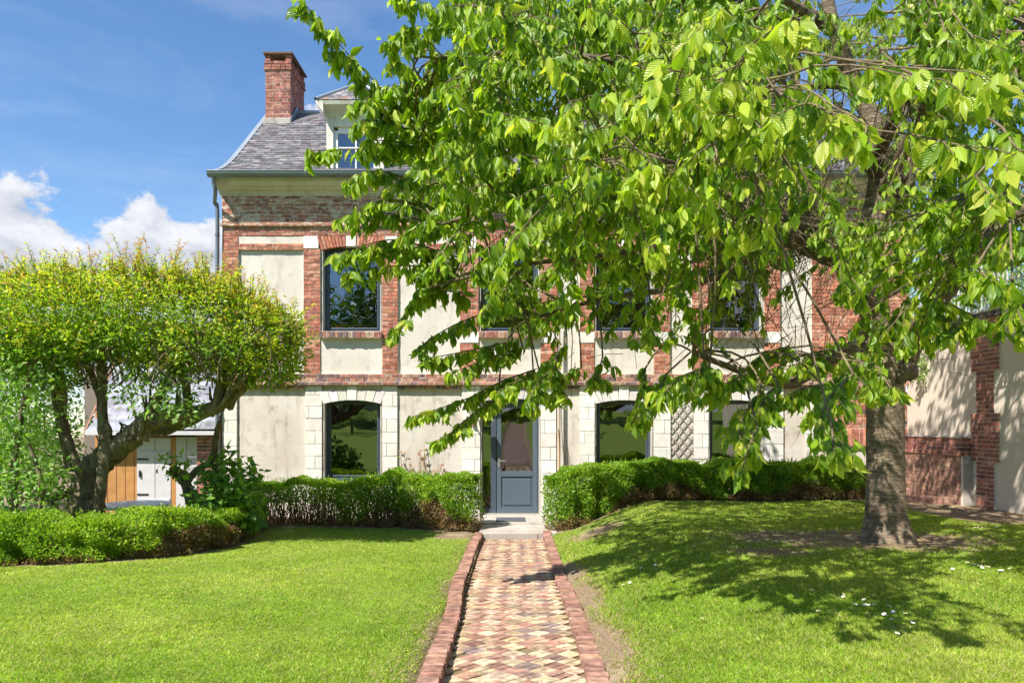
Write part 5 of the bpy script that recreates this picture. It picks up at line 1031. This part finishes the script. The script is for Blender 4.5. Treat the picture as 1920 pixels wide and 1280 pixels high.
    shrub('ivy', [(1712, 655, 16, 30, 13.6, .12), (1722, 690, 14, 26, 13.3, .10), (1715, 640, 22, 14, 13.5, .12)], 900, .06, PALE, 'tuft of yellow green creeper on the corner of the garden wall', 61, 'creeper')
build_left()

# ------------------------------------------------------------------ grass, clover, daisies
def build_grass():
    r = np.random.RandomState(71); n = 620000
    u = r.uniform(0, 1, n); d = 1 / (1 / 3.0 + u * (1 / 13.3 - 1 / 3.0)); d = np.where(r.rand(n) < .25, r.uniform(3, 13.3, n), d); x = r.uniform(-1, 1, n) * (d * .72 + .4)
    keep = (x > -8.6) & (x < 7.2) & ~((x > -.575 - .10 * ss(4.5, 9, d)) & (x < .565)); 
    for pl, w in ((HEDGE_F, .33), (HEDGE_L, .3), (HEDGE_R, .3)): keep &= poly_dist(x, d, pl) > w
    sm = soil_mask(x, d); keep &= r.rand(n) > np.clip(sm * 1.35 - .15, 0, .97); keep &= ~((d > 12.6) & (x < .5)); keep &= (d < 13)
    keep &= ~((x < -3.0) & (d > 9.4) & (poly_dist(x, d, HEDGE_F) < 3) & (x < -3.6 - 0 * d))
    x, d = x[keep], d[keep]; n = len(x); z = gz(x, d); h = r.uniform(.008, .021, n) * (1 + .55 * (x > .6)) * (.8 + .35 * np.sin(x * 2.1 + np.sin(d * 1.7)) ** 2); w = (.0020 + .00060 * d) * r.uniform(.8, 1.4, n)
    a = r.uniform(0, 6.283, n); s = np.stack([np.cos(a), np.sin(a), 0 * a], -1) * w[:, None]; lean = np.stack([r.normal(0, .8, n), r.normal(0, .8, n), np.ones(n)], -1); p = np.stack([x, d, z - .002], -1); tip = p + lean * h[:, None]
    v = np.stack([p - s, p + s, tip], 1).reshape(-1, 3); f = np.arange(3 * n).reshape(-1, 3)
    ptc = .5 + .5 * np.sin(x * 1.3 + 2 * np.sin(d * .9 + 1)) * np.sin(d * 1.6 + 1.5 * np.sin(x * .8)); mx = (r.rand(n) < .10 + .8 * ptc ** 1.5)
    g = palette(r, n, [(.20, .305, .026), (.235, .345, .03), (.165, .265, .024), (.27, .37, .042)], .28); y = palette(r, n, [(.34, .40, .055), (.39, .435, .085), (.29, .37, .045), (.44, .445, .14)], .28); c = np.where(mx[:, None], y, g)
    mot = np.sin(x * 5.3 + 2 * np.sin(d * 3.1)) * np.sin(d * 6.7 + 2 * np.sin(x * 4.1)) * .5 + np.sin(x * 13.1 + 3 * np.sin(d * 7.7)) * np.sin(d * 12.3 + 2 * np.sin(x * 9.1)) * .5; c = c * (1 + .22 * mot)[:, None]
    c = np.where((r.rand(n) < .07 + .6 * np.clip(soil_mask(x, d), 0, 1))[:, None], palette(r, n, [(.36, .30, .15), (.42, .36, .20)]), c)
    obj('grass', mesh('grass', v, f, M['grass'], False, np.repeat(c, 3, 0)), label='short mown grass of the lawn on both sides of the path', cat='grass', kind='stuff')
    # clover and weeds in the right lawn
    n = 9000; d = r.uniform(4.5, 9.5, n); x = r.uniform(.8, 6.2, n); k = (np.sin(x * 2.7 + np.sin(d * 2)) * np.sin(d * 2.3 + 1) > .1); x, d = x[k], d[k]; n = len(x); p = np.stack([x, d, gz(x, d) + r.uniform(.012, .03, n)], -1)
    v, f, c, _ = leaves(p, rand_dir(r, n) * (1, 1, .25), np.tile([0, 0, 1.], (n, 1)) + rand_dir(r, n) * .35, r.uniform(.012, .026, n), .016, palette(r, n, [(.14, .27, .04), (.20, .32, .06), (.11, .22, .03)]), T_SML); obj('clover', mesh('clover', v, f, M['grass'], False, c), label='clover and small weeds growing in the right lawn', cat='clover', kind='stuff')
    # daisies
    pet = MB(); 
    for q in range(9):
        a = q * 6.283 / 9; ca, sa = math.cos(a), math.sin(a); pet.add([(0, 0, .030), (ca * .012 - sa * .004, sa * .012 + ca * .004, .034), (ca * .016, sa * .016, .033), (ca * .012 + sa * .004, sa * .012 - ca * .004, .034)], [(0, 3, 2, 1)])
    me = mesh('daisy', pet.v, pet.f, M['petal']); dk = MB().prism([(.005 * math.cos(a), .005 * math.sin(a), .033) for a in np.linspace(0, 6.283, 7)[:-1]], (0, 0, 0), (0, 0, .004)); md = mesh('flower_centre', dk.v, dk.f, M['yellow']); sm_ = mesh('stalk', *tube_geo(np.array([(0, 0, -.005), (0.001, 0, .015), (0, 0, .032)]), np.array([.0012] * 3), 4), M['grass'], False, np.tile([.12, .22, .03], (12, 1)))
    spots = [(1420, 1015, 3), (1410, 1020, 3), (1200, 1070, 4), (1180, 1090, 4), (1590, 1120, 4), (1610, 1140, 5), (1650, 1155, 7), (1545, 1150, 3), (1830, 990, 8), (1800, 990, 5), (1830, 1065, 9), (1780, 1065, 4), (1850, 1070, 4), (1510, 1105, 2), (1700, 1180, 3), (1290, 1040, 2), (1330, 1160, 2)]
    for px, py, cnt in spots:
        dd = 8.
        for _ in range(6): X_ = (px - VX) * dd / F; dd = F * (EYE - float(gz(X_, dd))) / (py - VY)
        for q in range(cnt):
            X_ = (px - VX) * dd / F + r.normal(0, .10); Y_ = dd + r.normal(0, .16); o = obj('daisy', me, label='small white daisy in the grass of the right lawn', cat='daisy', group='daisies in the right lawn'); o.location = (X_, Y_, float(gz(X_, Y_)) + .004); s_ = r.uniform(.7, 1.15); o.scale = (s_,) * 3; o.rotation_euler = (r.normal(0, .25), r.normal(0, .25), r.uniform(0, 6)); WL[o.name] = Vector((0, 0, 0))
            for nm, m_ in (('flower_centre', md), ('stalk', sm_)):
                c_ = bpy.data.objects.new(nm, m_); C.objects.link(c_); c_.parent = o
build_grass()

def build_litter():
    r = np.random.RandomState(91); n = 420; x = np.where(r.rand(n) < .6, r.uniform(-.5, .45, n), r.uniform(.5, 1.2, n)); y = r.uniform(3.6, 11.8, n); k = r.rand(n) < .3; x = np.where(k, r.uniform(2.4, 5.4, n), x); y = np.where(k, r.uniform(7.4, 9.2, n), y); x = np.where(~k & (r.rand(n) < .35), -.43 - .1 * ss(4.5, 9, y) + np.abs(r.normal(0, .03, n)), x)
    z = np.where(np.abs(x + .03) < .5, path_z(y) + .012, gz(x, y) + .012); p = np.stack([x, y, z], -1); a = rand_dir(r, n) * (1, 1, .15)
    v, f, c, _ = leaves(p, a, np.tile([0, 0, 1.], (n, 1)) + rand_dir(r, n) * .3, r.uniform(.008, .035, n), .012, palette(r, n, [(.30, .17, .07), (.22, .12, .06), (.38, .25, .10), (.20, .22, .05)]), T_MID)
    obj('leaf_litter', mesh('leaf_litter', v, f, M['box_leaf'], False, c), label='small dry leaves scattered over the brick path and bare soil', cat='leaf litter', kind='stuff')
build_litter()

# ------------------------------------------------------------------ the garden behind the camera, seen mirrored in the windows
def build_behind():
    r = np.random.RandomState(81); DG = [(.06, .12, .02), (.08, .15, .025), (.05, .10, .02), (.10, .18, .03)]
    for i, (x, y, R, h, lab) in enumerate([(-9, -24, 3.6, 11, 'leafy tree mirrored in the left ground floor window'), (-3.5, -33, 3.5, 8, 'dark tree mirrored above the lawn in the left window'), (3, -30, 3.6, 12, 'dark tree mirrored beyond the path in the door glass'), (11, -26, 3.8, 12, 'dark tree mirrored in the windows right of the door'), (19, -24, 3.8, 11, 'dark tree mirrored in the rightmost window'), (-16, -26, 3.8, 10, 'dark tree mirrored at the left window edge'), (-5.2, -9, 1.0, 1.7, 'round bush mirrored low in the left window'), (-9.5, -15, 1.6, 2.6, 'wide bush mirrored at the left of the left window'), (-6.4, -21, 1.5, 2.2, 'bush mirrored far up the lawn in the left window'), (3.2, -13, 1.1, 1.8, 'round bush mirrored beside the path in the door glass'), (7.5, -12, 1.4, 2.0, 'wide bush mirrored low in the window right of the door'), (9.0, -20, 1.6, 2.6, 'bush mirrored far up the lawn right of the door')]):
        z0 = float(gz(x, max(y, -42))); t = thing('mirrored_tree' if R > 2 else 'mirrored_bush', (x, y, z0), lab, 'tree' if R > 2 else 'bush'); n = 9000 if R > 2 else 5000; q = rand_dir(r, n); rad = r.uniform(.6, 1.05, n) * (1 + .15 * np.sin(q[:, 0] * 7 + i) + .12 * np.sin(q[:, 2] * 9)); pos = np.array([x, y, z0 + h * .55]) + q * rad[:, None] * np.array([R, R, h * .47])
        v, f, c, _ = leaves(pos, norm(q + rand_dir(r, n)), norm(q + rand_dir(r, n) * .7), .30 if R > 2 else .07, .18 if R > 2 else .04, palette(r, n, DG), T_SML); obj('crown', mesh('crown', v, f, M['box_leaf'], False, c), t, kind='stuff'); tube('trunk', M['limb'], [(x, y, z0 - .1), (x, y, z0 + h * .6)], [.05 * R, .03 * R], t, 8)
    hx, hy = -14, -50; z0 = float(gz(hx, -42)); t = thing('neighbour_house', (hx, hy, z0), 'dark roofed neighbouring house mirrored in the left upper window', 'house'); box('wall', M['render'], hx - 6, hx + 6, hy - 4, hy + 4, z0 - .5, z0 + 5, t); MB().prism([(hx - 6.4, hy - 4.5, z0 + 5), (hx - 6.4, hy + 4.5, z0 + 5), (hx - 6.4, hy, z0 + 9.5)], (0, 0, 0), (12.8, 0, 0)).build('roof', M['soil'], t)
build_behind()
